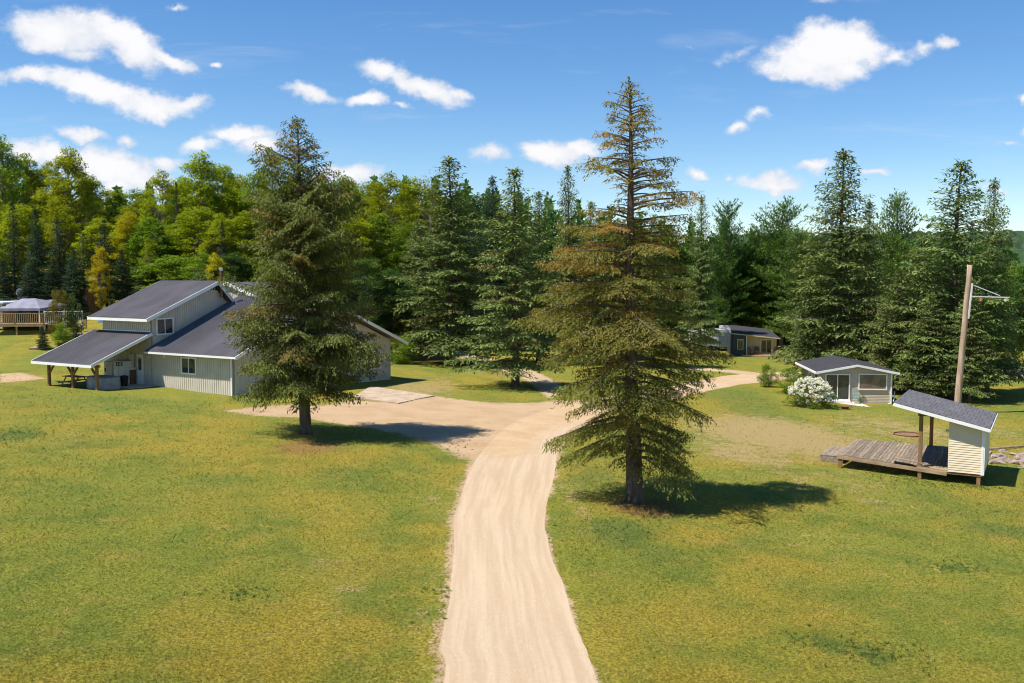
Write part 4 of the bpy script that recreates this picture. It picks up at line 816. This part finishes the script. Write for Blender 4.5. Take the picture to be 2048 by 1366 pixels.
def broadleaf(seed, H, Rr, base, ncl=70, lpc=330, ls=.26, rc=(.9, 1.7), open_=.0, tall=1.0, trunkr=None, trunkvis=True):
    rng = np.random.default_rng(seed); wood = MB(); tr0 = trunkr or H * .013
    top = H * .82; ax = lambda z: np.array([.25 * math.sin(z * .35 + seed), .25 * math.cos(z * .3 + seed), z])
    wood.tube([ax(z) for z in np.linspace(-.3, top, 10)], list(np.linspace(tr0, tr0 * .25, 10)), 8)
    Vs = []; C = []
    nl = 5; lob = [(rng.uniform(0, 6.28), rng.uniform(.3, .6) * Rr, rng.uniform(.35, .85)) for _ in range(nl)]
    tries = 0
    while len(C) < ncl and tries < ncl * 60:
        tries += 1; q = rng.normal(0, 1, 3); q /= np.linalg.norm(q); rr = rng.uniform(.45, 1) ** .5
        z = (q[2] * rr * .5 + .5); env = (math.sin(math.pi * min(1, z * .93 + .07)) ** .55); a = math.atan2(q[1], q[0])
        lobe = 1 + .25 * math.sin(a * 3 + seed) * math.sin(z * 9 + seed * 2) + .12 * math.sin(a * 5 + z * 13)
        p = np.array([q[0] * rr * Rr * lobe * (.55 + .45 * env), q[1] * rr * Rr * lobe * (.55 + .45 * env), H * (base + (1 - base) * z) - .6])
        if all(np.linalg.norm(p - c) > rc[0] * .75 for c in C): C.append(p)
    for c in C:
        r = rng.uniform(*rc); n_ = int(lpc * (r / rc[1]) ** 2 * rng.uniform(.7, 1.2)); q = norm(rng.normal(0, 1, (n_, 3))); rad = r * rng.uniform(.25, 1, n_) ** .45
        P = c + q * rad[:, None] * np.array([1, 1, .42]); P[:, 2] += .12 * r * np.cos(q[:, 0] * 5)
        D = norm((q * .5 + rng.normal(0, .7, (n_, 3))) * [1, 1, .5] + np.array([0, 0, -.12])); Vs.append(diamonds(rng, P, D, ls * rng.uniform(.6, 1.3, n_), ls * .36 * rng.uniform(.7, 1.3, n_), .38))
        if rng.uniform() < .6:
            z0 = max(H * base * .7, c[2] - rng.uniform(.3, .9) * max(1.0, np.hypot(c[0], c[1])) * 1.1); s0 = ax(min(z0, top)); mid = (s0 + c) / 2 + np.array([0, 0, -.15 * Rr * .4])
            wood.tube([s0, mid, c], [tr0 * .38, tr0 * .22, .02], 4, False)
    V = np.concatenate(Vs); me = quads_mesh('crown', V, {'rnd': np.repeat(rng.uniform(0, 1, len(V)) ** 1.5, 4).reshape(-1, 4)})
    tm = bpy.data.meshes.new('trunk'); tm.from_pydata(wood.v, [], wood.f); tm.update(); return me, tm
def put_tree(name, cat, label, meshes, mats, P, sc=(1, 1, 1), rz=0.0, group=None):
    t = thing(name, label, cat, P, rz, group); t.scale = sc
    for me, nm, m in zip(meshes, ('crown', 'trunk'), mats):
        if len(me.materials) == 0: me.materials.append(m)
        o = bpy.data.objects.new(nm, me); col.objects.link(o); o.parent = t
        o.material_slots[0].link = 'OBJECT'; o.material_slots[0].material = m
    return t
def table(rows, H):                       # rows: (height, left extent, right extent)
    h = np.array([r[0] for r in rows]); l = np.array([r[1] for r in rows]); r = np.array([r[2] for r in rows])
    def prof(z, a):
        lz, rz = np.interp(z, h, l), np.interp(z, h, r); c = math.cos(a); m = (lz + rz) / 2
        return (rz if c > 0 else lz) * abs(c) + m * (1 - abs(c))
    return prof
# ---- the left spruce in front of the house
B1 = G(610, 868); H1 = ztop(240, B1[1]) - B1[2]; k1 = B1[1] / FPX
def row1(py, xl, xr): return ((868 - py) * k1, (604 - xl) * k1, (xr - 604) * k1)
rows = [row1(y, a, b) for y, a, b in [(865, 604, 604), (815, 480, 715), (790, 458, 712), (740, 475, 728), (700, 462, 750), (640, 455, 752), (600, 470, 745), (560, 482, 742), (500, 492, 732), (450, 503, 712), (400, 515, 688), (360, 510, 668), (330, 540, 660), (310, 556, 650), (285, 566, 640), (262, 585, 622), (240, 600, 608)]]
p1 = table(sorted(rows), H1)
s1 = lambda h: 1.0 if h < H1 * .78 else .62
a1 = lambda h, a, rg: (float(np.clip(rg.normal(.5, .3), 0, 1)) if h > H1 * .84 else (.5 if rg.uniform() < .07 else 0.0))
m1 = conifer(21, H1, p1, 340, base=.085, tsp=.12, step=.066, tl=.165, tw=.027, rise=(.72, .10), droop=(.12, .36), twl=.42, hang=.42, altf=a1, clump=.28, wide=1.04, inner=lambda h: .45 if h > H1 * .84 else .2, sparse=s1, skip=lambda h, a, rg: rg.uniform() < (.22 if h < H1 * .75 else .3), r0=.27, top_hang=.35, lean=(-.15, 0))
put_tree('spruce_tree', 'spruce tree', 'tall olive green spruce standing alone on the lawn in front of the house', m1, (L_hero1, M_bark), B1)
# ---- the big half bare spruce beside the driveway
B2 = G(1267, 1005); H2 = ztop(165, B2[1]) - B2[2]; k2 = B2[1] / FPX
def row2(py, xl, xr): c = 1265 - (1005 - py) * 17 / 840; return ((1005 - py) * k2, (c - xl) * k2, (xr - c) * k2)
rows = [row2(y, a, b) for y, a, b in [(1003, 1262, 1268), (965, 1235, 1400), (925, 1110, 1425), (880, 1085, 1405), (830, 1078, 1428), (780, 1072, 1424), (730, 1055, 1412), (680, 1065, 1428), (620, 1062, 1425), (560, 1072, 1400), (500, 1095, 1378), (455, 1118, 1368), (432, 1130, 1372), (420, 1190, 1368), (395, 1225, 1362), (378, 1222, 1345), (366, 1165, 1320), (345, 1150, 1350), (320, 1142, 1356), (300, 1160, 1334), (270, 1190, 1318), (240, 1203, 1298), (205, 1205, 1292), (185, 1222, 1275), (165, 1240, 1254)]]
p2 = table(sorted(rows), H2)
hz1, hz2 = (1005 - 432) * k2, (1005 - 700) * k2
s2 = lambda h: .60 if h > hz1 else (.85 if h > hz2 else .95)
def a2(h, a, rg):
    pn = math.sin(h * 1.7 + 1.1) * math.sin(2.3 * a + h * .8) + rg.normal(0, .35)
    b = .36 if h > hz1 else ((.42 if pn > .1 else .08) if h > hz2 else (.2 if pn > .8 else .02)); 
    if h > H2 * .965: b = .3
    return float(np.clip(rg.normal(b, .2), 0, 1))
def skip2(h, a, rg):
    if h > hz1: return rg.uniform() < .36
    if h < H2 * .145 and math.cos(a) < .25: return True
    if h > H2 * .34 and math.sin(a) < -.45: return rg.uniform() < .72
    if h < H2 * .34 and math.sin(a) < -.3 and math.cos(a) < .15: return rg.uniform() < .6
    return rg.uniform() < (.26 if h > H2 * .3 else .12)
m2 = conifer(8, H2, lambda z, a: p2(z, a) * (.86 if z < H2 * .34 else 1.0), 310, base=.062, tsp=.105, step=.05, tl=.135, tw=.021, rise=(.50, .15), droop=(.16, .72), twl=.56, hang=.20, altf=a2, clump=.26, wide=1.0, inner=lambda h: (.15 if h > H2 * .95 else .5) if h > hz1 else .24, sparse=s2, skip=skip2 , r0=.30, thick=1.3, lean=((1248 - 1265) * k2, 0))
put_tree('spruce_tree', 'spruce tree', 'tallest half bare browning spruce beside the driveway with orange tinged upper branches', m2, (L_hero2, M_bark), B2)
# ---- shared kinds
cone = lambda Rr, pw=.85, b=.08: (lambda H: (lambda z, a: Rr * max(0.02, (1 - z / H)) ** pw * (1 + .12 * math.sin(a * 3 + z)) * min(1, .55 + (z / H) / .25)))
SP = []
for sd_, nb in ((31, 210), (32, 230), (33, 200), (34, 220)):
    H = 16.0; SP.append((conifer(sd_, H, cone(4.0, .66)(H), int(nb * 1.15), base=.06, tsp=.2, step=.125, tl=.30, tw=.05, rise=(.55, .02), droop=(.05, .25), twl=.36, hang=.22, skip=lambda h, a, rg: rg.uniform() < .16, altf=lambda h, a, rg: .35 if rg.uniform() < .12 else 0.0, r0=.24), H, 4.0))
FI = []
for sd_ in (41, 42):
    H = 15.0; FI.append((conifer(sd_, H, cone(2.3, .75)(H), 170, base=.04, tsp=.22, step=.15, tl=.30, tw=.055, rise=(.5, -.05), droop=(.03, .2), twl=.4, hang=.2, r0=.17), H, 2.3))
PI_ = []
for sd_ in (51, 52):
    H = 15.0; pf = (lambda H: (lambda z, a: 3.9 * (max(0.0, 1 - (z / H)) ** .40) * (1 + .2 * math.sin(a * 2 + z * 1.3))))(H)
    PI_.append((conifer(sd_, H, pf, 165, base=.12, tsp=.21, step=.13, tl=.36, tw=.05, rise=(.95, .20), droop=(-.15, .02), twl=.34, hang=-.35, skip=lambda h, a, rg: rg.uniform() < .1, r0=.22, top_hang=-.5), H, 3.9))
MP = []
for sd_, H, Rr, base in ((61, 16, 3.6, .18), (62, 16, 3.2, .22), (63, 16, 4.0, .15), (64, 16, 2.9, .25)):
    MP.append((broadleaf(sd_, H, Rr, base, 190, 190, .23, (.45, 1.1)), H, Rr))
BU = []
for sd_ in (71, 72):
    BU.append((broadleaf(sd_, 5, 2.4, .02, 46, 300, .17, (.5, .95), trunkr=.06), 5, 2.4))
SPA = (broadleaf(81, 16, 3.0, .45, 34, 70, .2, (.7, 1.2)), 16, 3.0)
KIN = dict(spruce=(SP, L_spruce, M_bark, 'spruce_tree', 'spruce tree'), dspruce=(SP, L_dark, M_bark, 'spruce_tree', 'spruce tree'), fir=(FI, L_dark, M_bark, 'fir_tree', 'fir tree'), lfir=(FI, L_spruce, M_bark, 'fir_tree', 'fir tree'), pine=(PI_, L_pine, M_bark, 'pine_tree', 'pine tree'),
    maple=(MP, L_maple, M_barkg, 'maple_tree', 'maple tree'), green=(MP, L_mapleg, M_barkg, 'maple_tree', 'maple tree'), deep=(MP, L_mapled, M_barkg, 'broadleaf_tree', 'tree'), yellow=(MP, L_yellow, M_barkg, 'young_maple', 'maple tree'), olive=(BU, L_olive, M_barkg, 'willow_bush', 'bush'), bush=(BU, L_mapleg, M_barkg, 'bush', 'bush'), autumn=(BU, L_autumn, M_barkg, 'bush', 'bush'),
    sparse=([SPA], L_autumn, M_barkg, 'broadleaf_tree', 'tree'))
cnt = {}
def T(kind, px, top, Y, half, label, group=None, base=None, var=None):
    """px/top: where the tip stands in the photograph, Y: distance, half: crown half width in photo pixels"""
    V, lm, bm_, nm, cat = KIN[kind]; P = at(px, Y) if base is None else base; i = cnt.get(kind, 0); cnt[kind] = i + 1
    ms, H, Rr = V[(i if var is None else var) % len(V)]; sz = (ztop(top, P[1]) - P[2]) / H; sx = half * P[1] / FPX / Rr * (1.18 if kind in ('spruce', 'pine') else 1.0)
    put_tree(nm, cat, label, ms, (lm, bm_), P, (sx, sx, sz), (i * 2.1 + px * .01) % 6.28, group)
g1 = 'dark spruces behind the yard'; g2 = 'conifers on the right'; g3 = 'trees of the wooded ridge'; g4 = 'dark conifers at the forest edge'
T('spruce', 899, 318, 0, 112, 'tall dark spruce with the highest tip between the two lawn spruces', g1, G(901, 728), 0)
T('spruce', 838, 440, 0, 60, 'shorter blue green spruce on a thin trunk right of the bush by the gable end', g1, G(838, 706), 1)
T('spruce', 1031, 340, 0, 112, 'broad dark spruce left of the browning spruce, its thick trunk standing in its shadow', g1, G(1031, 774), 2)
T('spruce', 1135, 336, 104, 55, 'slim pointed spruce rising just left of the bare top of the browning spruce', g1, None, 3)
T('spruce', 1078, 385, 98, 70, 'spruce with low rounded tip filling the gap left of the browning spruce', g1, None, 0)
T('dspruce', 985, 357, 116, 60, 'dark pointed conifer on the skyline between the two tall dark spruces', g1, None, 1)
T('deep', 955, 372, 122, 62, 'deep green rounded tree on the skyline right of the tallest dark spruce', g3)
T('deep', 1010, 398, 120, 50, 'deep green tree low on the skyline left of the broad dark spruce', g3)
T('deep', 930, 385, 128, 50, 'small deep green crown just right of the highest dark spruce tip', g3)
T('spruce', 1400, 395, 118, 46, 'dark pointed spruce directly above the caravan', g2, None, 2)
T('spruce', 1306, 432, 98, 58, 'spruce hidden behind the right branches of the browning spruce', g2, None, 3)
T('spruce', 1235, 440, 100, 70, 'dark spruce right behind the trunk of the browning spruce', g2, None, 1)
T('spruce', 1180, 405, 112, 60, 'spruce behind the left crown edge of the browning spruce', g2, None, 0)
T('pine', 1452, 415, 132, 50, 'green pine with feathery top right of the spruce above the caravan', g2)
T('pine', 1515, 462, 134, 50, 'low soft pine filling the dip in the skyline', g2)
T('pine', 1562, 414, 132, 70, 'wide feathery light green pine behind the far cabin', g2, None, 1)
T('pine', 1600, 470, 112, 60, 'soft pine pressed against the left side of the tall spruce behind the small cabin', g2)
T('pine', 1500, 500, 134, 60, 'dark soft pine low behind the far cabin roof', g2)
T('spruce', 1678, 306, 84, 112, 'tall spruce with a sharp tip straight behind the small cabin', g2, None, 1)
T('spruce', 1622, 500, 87, 42, 'low blue green spruce left behind the small cabin', g2, None, 3)
T('spruce', 1733, 404, 97, 60, 'thin tipped spruce right of the tall spruce behind the small cabin', g2, None, 0)
T('pine', 1790, 402, 104, 60, 'pine with a lopsided top halfway between the two tallest right spruces', g2, None, 0)
T('spruce', 1838, 470, 86, 74, 'spruce with a hidden tip left of the broad right spruce', g2, None, 2)
T('spruce', 1772, 540, 80, 74, 'low bushy spruce brushing the right side of the small cabin', g2, G(1792, 786), 3)
T('spruce', 1910, 326, 76, 128, 'broad tall spruce behind the utility pole', g2, None, 0)
T('spruce', 1981, 362, 80, 62, 'narrow spruce with a sparse cone hung top right of the utility pole', g2, None, 1)
T('spruce', 1946, 560, 72, 60, 'low spruce behind the white bracket of the utility pole', g2, None, 2)
T('spruce', 1862, 590, 74, 62, 'low dark spruce just left of the utility pole', g2, None, 3)
T('green', 2035, 515, 98, 45, 'light green tree at the right edge of the view', g2)
T('deep', 2075, 500, 92, 60, 'deep green tree cut by the right edge', g2)
T('pine', 1690, 500, 118, 80, 'pine standing far behind the small cabin roof', g2)
T('pine', 1850, 480, 112, 80, 'pine far behind the low spruces right of the small cabin', g2)
T('pine', 1350, 478, 136, 70, 'dark pine far behind the caravan', g2)
# ridge of maples
RID = [(-30, 262, 122, 60), (12, 262, 118, 46), (58, 300, 128, 42), (103, 318, 136, 40), (148, 290, 118, 50), (192, 345, 130, 40), (232, 372, 136, 40), (285, 372, 124, 42), (328, 334, 118, 46), (372, 350, 134, 42), (412, 300, 120, 52), (452, 318, 124, 42), (482, 342, 134, 44), (520, 334, 122, 46), (548, 288, 130, 38), (592, 345, 120, 50), (640, 362, 130, 46), (690, 342, 122, 50), (738, 356, 132, 48), (782, 336, 118, 60), (828, 350, 126, 50), (872, 372, 130, 48)]
near = ['above the left image edge', 'above the gazebo', 'above the outhouse', 'above the left end of the house roof', 'above the house chimney', 'left behind the lawn spruce top', 'right behind the lawn spruce', 'left of the tallest dark spruce']
look = ['yellow green maple', 'bright olive maple', 'tall green maple', 'loose topped maple']
def place_word(px): return 'at the left edge' if px < 40 else 'above the gazebo' if px < 125 else 'above the outhouse' if px < 215 else 'above the porch roof' if px < 330 else 'above the roof ridge' if px < 425 else 'right of the chimney' if px < 500 else 'left behind the lawn spruce' if px < 605 else 'right behind the lawn spruce' if px < 720 else 'left of the tallest spruce'
ordn = ['first', 'second', 'third', 'fourth', 'fifth', 'sixth', 'seventh']
def ordrow(rows, text, kinds, grp):
    seen = {}
    tot = {}
    for r in rows: tot[place_word(r[0])] = tot.get(place_word(r[0]), 0) + 1
    for i, r in enumerate(sorted(rows)):
        w_ = place_word(r[0]); k_ = seen.get(w_, 0); seen[w_] = k_ + 1
        kd_ = r[4] if len(r) > 4 else kinds[i % len(kinds)]
        desc = dict(maple='yellow green maple', green='green maple', deep='deep green tree', yellow='bright yellow maple', olive='olive green bush', fir='slender dark fir', lfir='slender grey green fir', dspruce='dark spruce', spruce='blue green spruce', bush='leafy green bush', autumn='bush with turning leaves')[kd_]
        lab = f"{desc} {text} {w_}" + (f", {ordn[k_]} from left" if tot[w_] > 1 else '')
        T(kd_, r[0], r[1], r[2], r[3], lab, grp)
ordrow(RID, 'on the skyline', ['maple', 'green', 'maple', 'maple'], g3)
T('sparse', 862, 316, 120, 34, 'thin crowned greyish tree poking above the ridge left of the tallest dark spruce', g3)
MID = [(-15, 385, 112, 50), (45, 400, 110, 44, 'maple'), (118, 392, 112, 48, 'maple'), (205, 432, 112, 44, 'maple'), (262, 428, 110, 40, 'maple'), (306, 430, 108, 46), (352, 440, 112, 44, 'green'), (398, 405, 110, 50, 'maple'), (446, 420, 108, 44), (494, 418, 110, 50, 'maple'), (544, 420, 112, 50, 'maple'), (596, 425, 108, 50, 'green'), (652, 430, 110, 54, 'green'), (706, 425, 106, 56, 'maple'), (764, 420, 108, 54, 'green'), (822, 430, 112, 50, 'green')]
ordrow(MID, 'halfway up the wood', ['maple', 'green'], g3)
LOW = [(350, 505, 100, 60, 'green'), (300, 520, 102, 50, 'deep'), (410, 500, 98, 52, 'green'), (465, 500, 98, 50, 'deep'), (520, 510, 100, 56, 'green'), (580, 520, 98, 56, 'deep'), (660, 520, 96, 64, 'deep'), (730, 505, 95, 60, 'deep'), (785, 530, 98, 54, 'deep')]
ordrow(LOW, 'low in the wood', ['green'], g3)
ordrow([(-10, 430, 102, 36, 'fir'), (32, 408, 104, 34, 'fir'), (76, 420, 100, 36, 'dspruce'), (122, 440, 102, 34, 'fir'), (150, 500, 99, 36, 'dspruce'), (10, 520, 98, 44, 'dspruce'), (58, 535, 97, 40, 'dspruce'), (108, 530, 99, 40, 'dspruce'), (170, 466, 101, 32, 'lfir'), (214, 440, 103, 38, 'dspruce'), (246, 500, 100, 36, 'dspruce'), (282, 560, 99, 34, 'dspruce'), (358, 366, 113, 15, 'fir'), (448, 445, 106, 20, 'fir')], 'at the forest edge', ['fir'], g4)
ordrow([(204, 486, 98.5, 20, 'yellow'), (262, 415, 109, 30, 'yellow'), (432, 500, 96, 24, 'yellow'), (300, 470, 104, 22, 'maple')], 'in the wood', ['yellow'], g3)
ordrow([(318, 560, 92, 40, 'bush'), (362, 548, 91, 44, 'olive'), (402, 528, 92, 44, 'olive'), (448, 528, 91, 44, 'olive'), (492, 540, 92, 44, 'bush'), (280, 590, 92, 30, 'bush')], 'touching the back roof', ['bush'], 'bushes right behind the house')
# small trees and bushes on the lawns
T('autumn', 118, 560, 88.5, 22, 'young tree with orange and green leaves in front of the lattice fence', None)
T('olive', 148, 575, 88.8, 17, 'thin birch like sapling right of the orange leaved young tree', None)
T('bush', 122, 640, 86, 20, 'low green shrub at the foot of the young trees by the deck', None)
T('dspruce', 83, 652, 84, 16, 'tiny dark spruce before the pine deck post', None)
T('bush', 800, 662, 0, 34, 'yellow green bush at the right gable end of the house', None, G(803, 727))
BU[0][0][0]; 
T('bush', 1535, 722, 0, 20, 'narrow leafy bush beside the track left of the small cabin', None, G(1535, 774))
T('bush', 1585, 728, 0, 34, 'leafy bush left behind the white flowering bush', None, G(1583, 786))
T('autumn', 1606, 742, 0, 18, 'bronze leaved bush touching the left wall of the small cabin', None, G(1606, 784))
T('bush', 1725, 782, 0, 9, 'little weedy shrub right of the teal chair at the cabin wall', None, G(1722, 806))
# hydrangea
HY = G(1620, 813); hy = thing('hydrangea', 'large round bush covered with cream white blossoms before the small cabin', 'flowering bush', HY)
bm1, tm1 = broadleaf(91, 2.35, 1.55, .0, 60, 150, .13, (.28, .5), trunkr=.03)
link_mesh('foliage', bm1, L_mapleg, hy); link_mesh('stem', tm1, M_barkg, hy)
rng = np.random.default_rng(5); Vs = []
for _ in range(230):
    q = rng.normal(0, 1, 3); q /= np.linalg.norm(q); q[2] = abs(q[2]) if rng.uniform() < .8 else q[2] * .5; c = q * np.array([1.5, 1.4, 1.2]) * rng.uniform(.84, 1.05) + np.array([0, 0, .85])
    if c[2] < .12: c[2] = .12
    n_ = 34; d_ = norm(rng.normal(0, 1, (n_, 3))); P = c + d_ * rng.uniform(.05, .12) ; Vs.append(diamonds(rng, P, norm(rng.normal(0, 1, (n_, 3))), np.full(n_, .075), np.full(n_, .035), 1.0))
link_mesh('blossom', quads_mesh('blossom', np.concatenate(Vs)), M_flower, hy)
# weeds by the deck and in the lawn, one ground cover object
Vs = []
for (px, py, n0, sp_) in [(1985 - 30, 975, 50, .5), (1880, 972, 40, .9), (1800, 950, 40, .8), (1850, 965, 40, .7), (350, 773, 30, .5), (480, 1190, 30, .5), (1240, 1065, 60, 1.9), (930, 890, 30, 1.4), (935, 960, 20, .9), (890, 1180, 18, .4), (1660, 1290, 45, .8), (1750, 1312, 45, .7), (1915, 1136, 60, .5), (30, 872, 120, 1.7), (1720, 935, 30, .6), (885, 1240, 14, .4)]:
    C = G(px, py)
    for _ in range(n0):
        x, y = C[0] + rng.normal(0, sp_), C[1] + rng.normal(0, sp_ * .7); m_ = 7
        if poly_sd(dpoly, np.array([x]), np.array([y]))[0] > .05: continue
        P = np.tile([x, y, float(gh(x, y)) + .01], (m_, 1)) + rng.normal(0, .02, (m_, 3)) * [1, 1, 0]
        Vs.append(diamonds(rng, P, norm(rng.normal(0, 1, (m_, 3)) * [1, 1, .3] + [0, 0, .7]), rng.uniform(.04, .09, m_), rng.uniform(.01, .02, m_)))
V = np.concatenate(Vs); tag(link_mesh('weeds', quads_mesh('weeds', V, {'rnd': np.repeat(rng.uniform(0, 1, len(V)), 4).reshape(-1, 4)}), L_weed), 'patches of taller weeds and clover in the lawn and along the driveway', 'weeds', None, 'stuff')
# ---- the wood behind everything, one mass, and the far hill
rng = np.random.default_rng(77); N = 130000
def mass(N, ufun, yfun, ztopf, size):
    y = yfun(N); u = ufun(N); x = u * y; zg = gh(x, y); zt_ = ztopf(u, y); t = rng.uniform(0, 1, N) ** .8; z = zg + t * np.maximum(zt_ - zg, 1)
    D = norm(rng.normal(0, 1, (N, 3)) + [0, 0, .2]); return diamonds(rng, np.stack([x, y, z], -1), D, size * rng.uniform(.6, 1.4, N), size * .4 * rng.uniform(.6, 1.3, N))
def tl_(u, y):
    px = 1024 + u * FPX; base = np.interp(px, [-200, 0, 250, 480, 900, 1100, 1500, 1800, 2200], [350, 365, 415, 390, 395, 430, 500, 500, 540])
    return CH + (541 - base + 26 * np.sin(px * .11) + 14 * np.sin(px * .31 + 1)) / FPX * y
V = mass(N, lambda n_: rng.uniform(-.62, .62, n_), lambda n_: rng.uniform(134, 158, n_), tl_, .75)
me = quads_mesh('forest', V, {'rnd': np.repeat(rng.uniform(0, 1, len(V)), 4).reshape(-1, 4)}); o = link_mesh('forest', me, L_mapled); tag(o, 'mass of deep green woodland behind the countable trees', 'forest', None, 'stuff')
Xh, Yh = np.meshgrid(np.linspace(140, 900, 220), np.linspace(420, 900, 90)); ridge = np.exp(-((Yh - 660) / 150) ** 2)
Zh = -6 + ridge * (30 + 8 * np.sin(Xh * .008) + 10 * sst(200, 420, Xh)) + 2.2 * np.sin(Xh * .31 + Yh * .11) * np.sin(Yh * .27) + rng.uniform(-1.6, 1.6, Xh.shape)
M_hill = simple('far_wooded_hill', (.030, .058, .030), (.055, .088, .040), .09, .95, 0, 0, .05, (1, 1, 1), 8)
tag(link_mesh('hill', grid_mesh('hill', np.stack([Xh, Yh, Zh], -1), smooth=False), M_hill), 'distant wooded hill at the right edge of the skyline', None, None, 'structure')
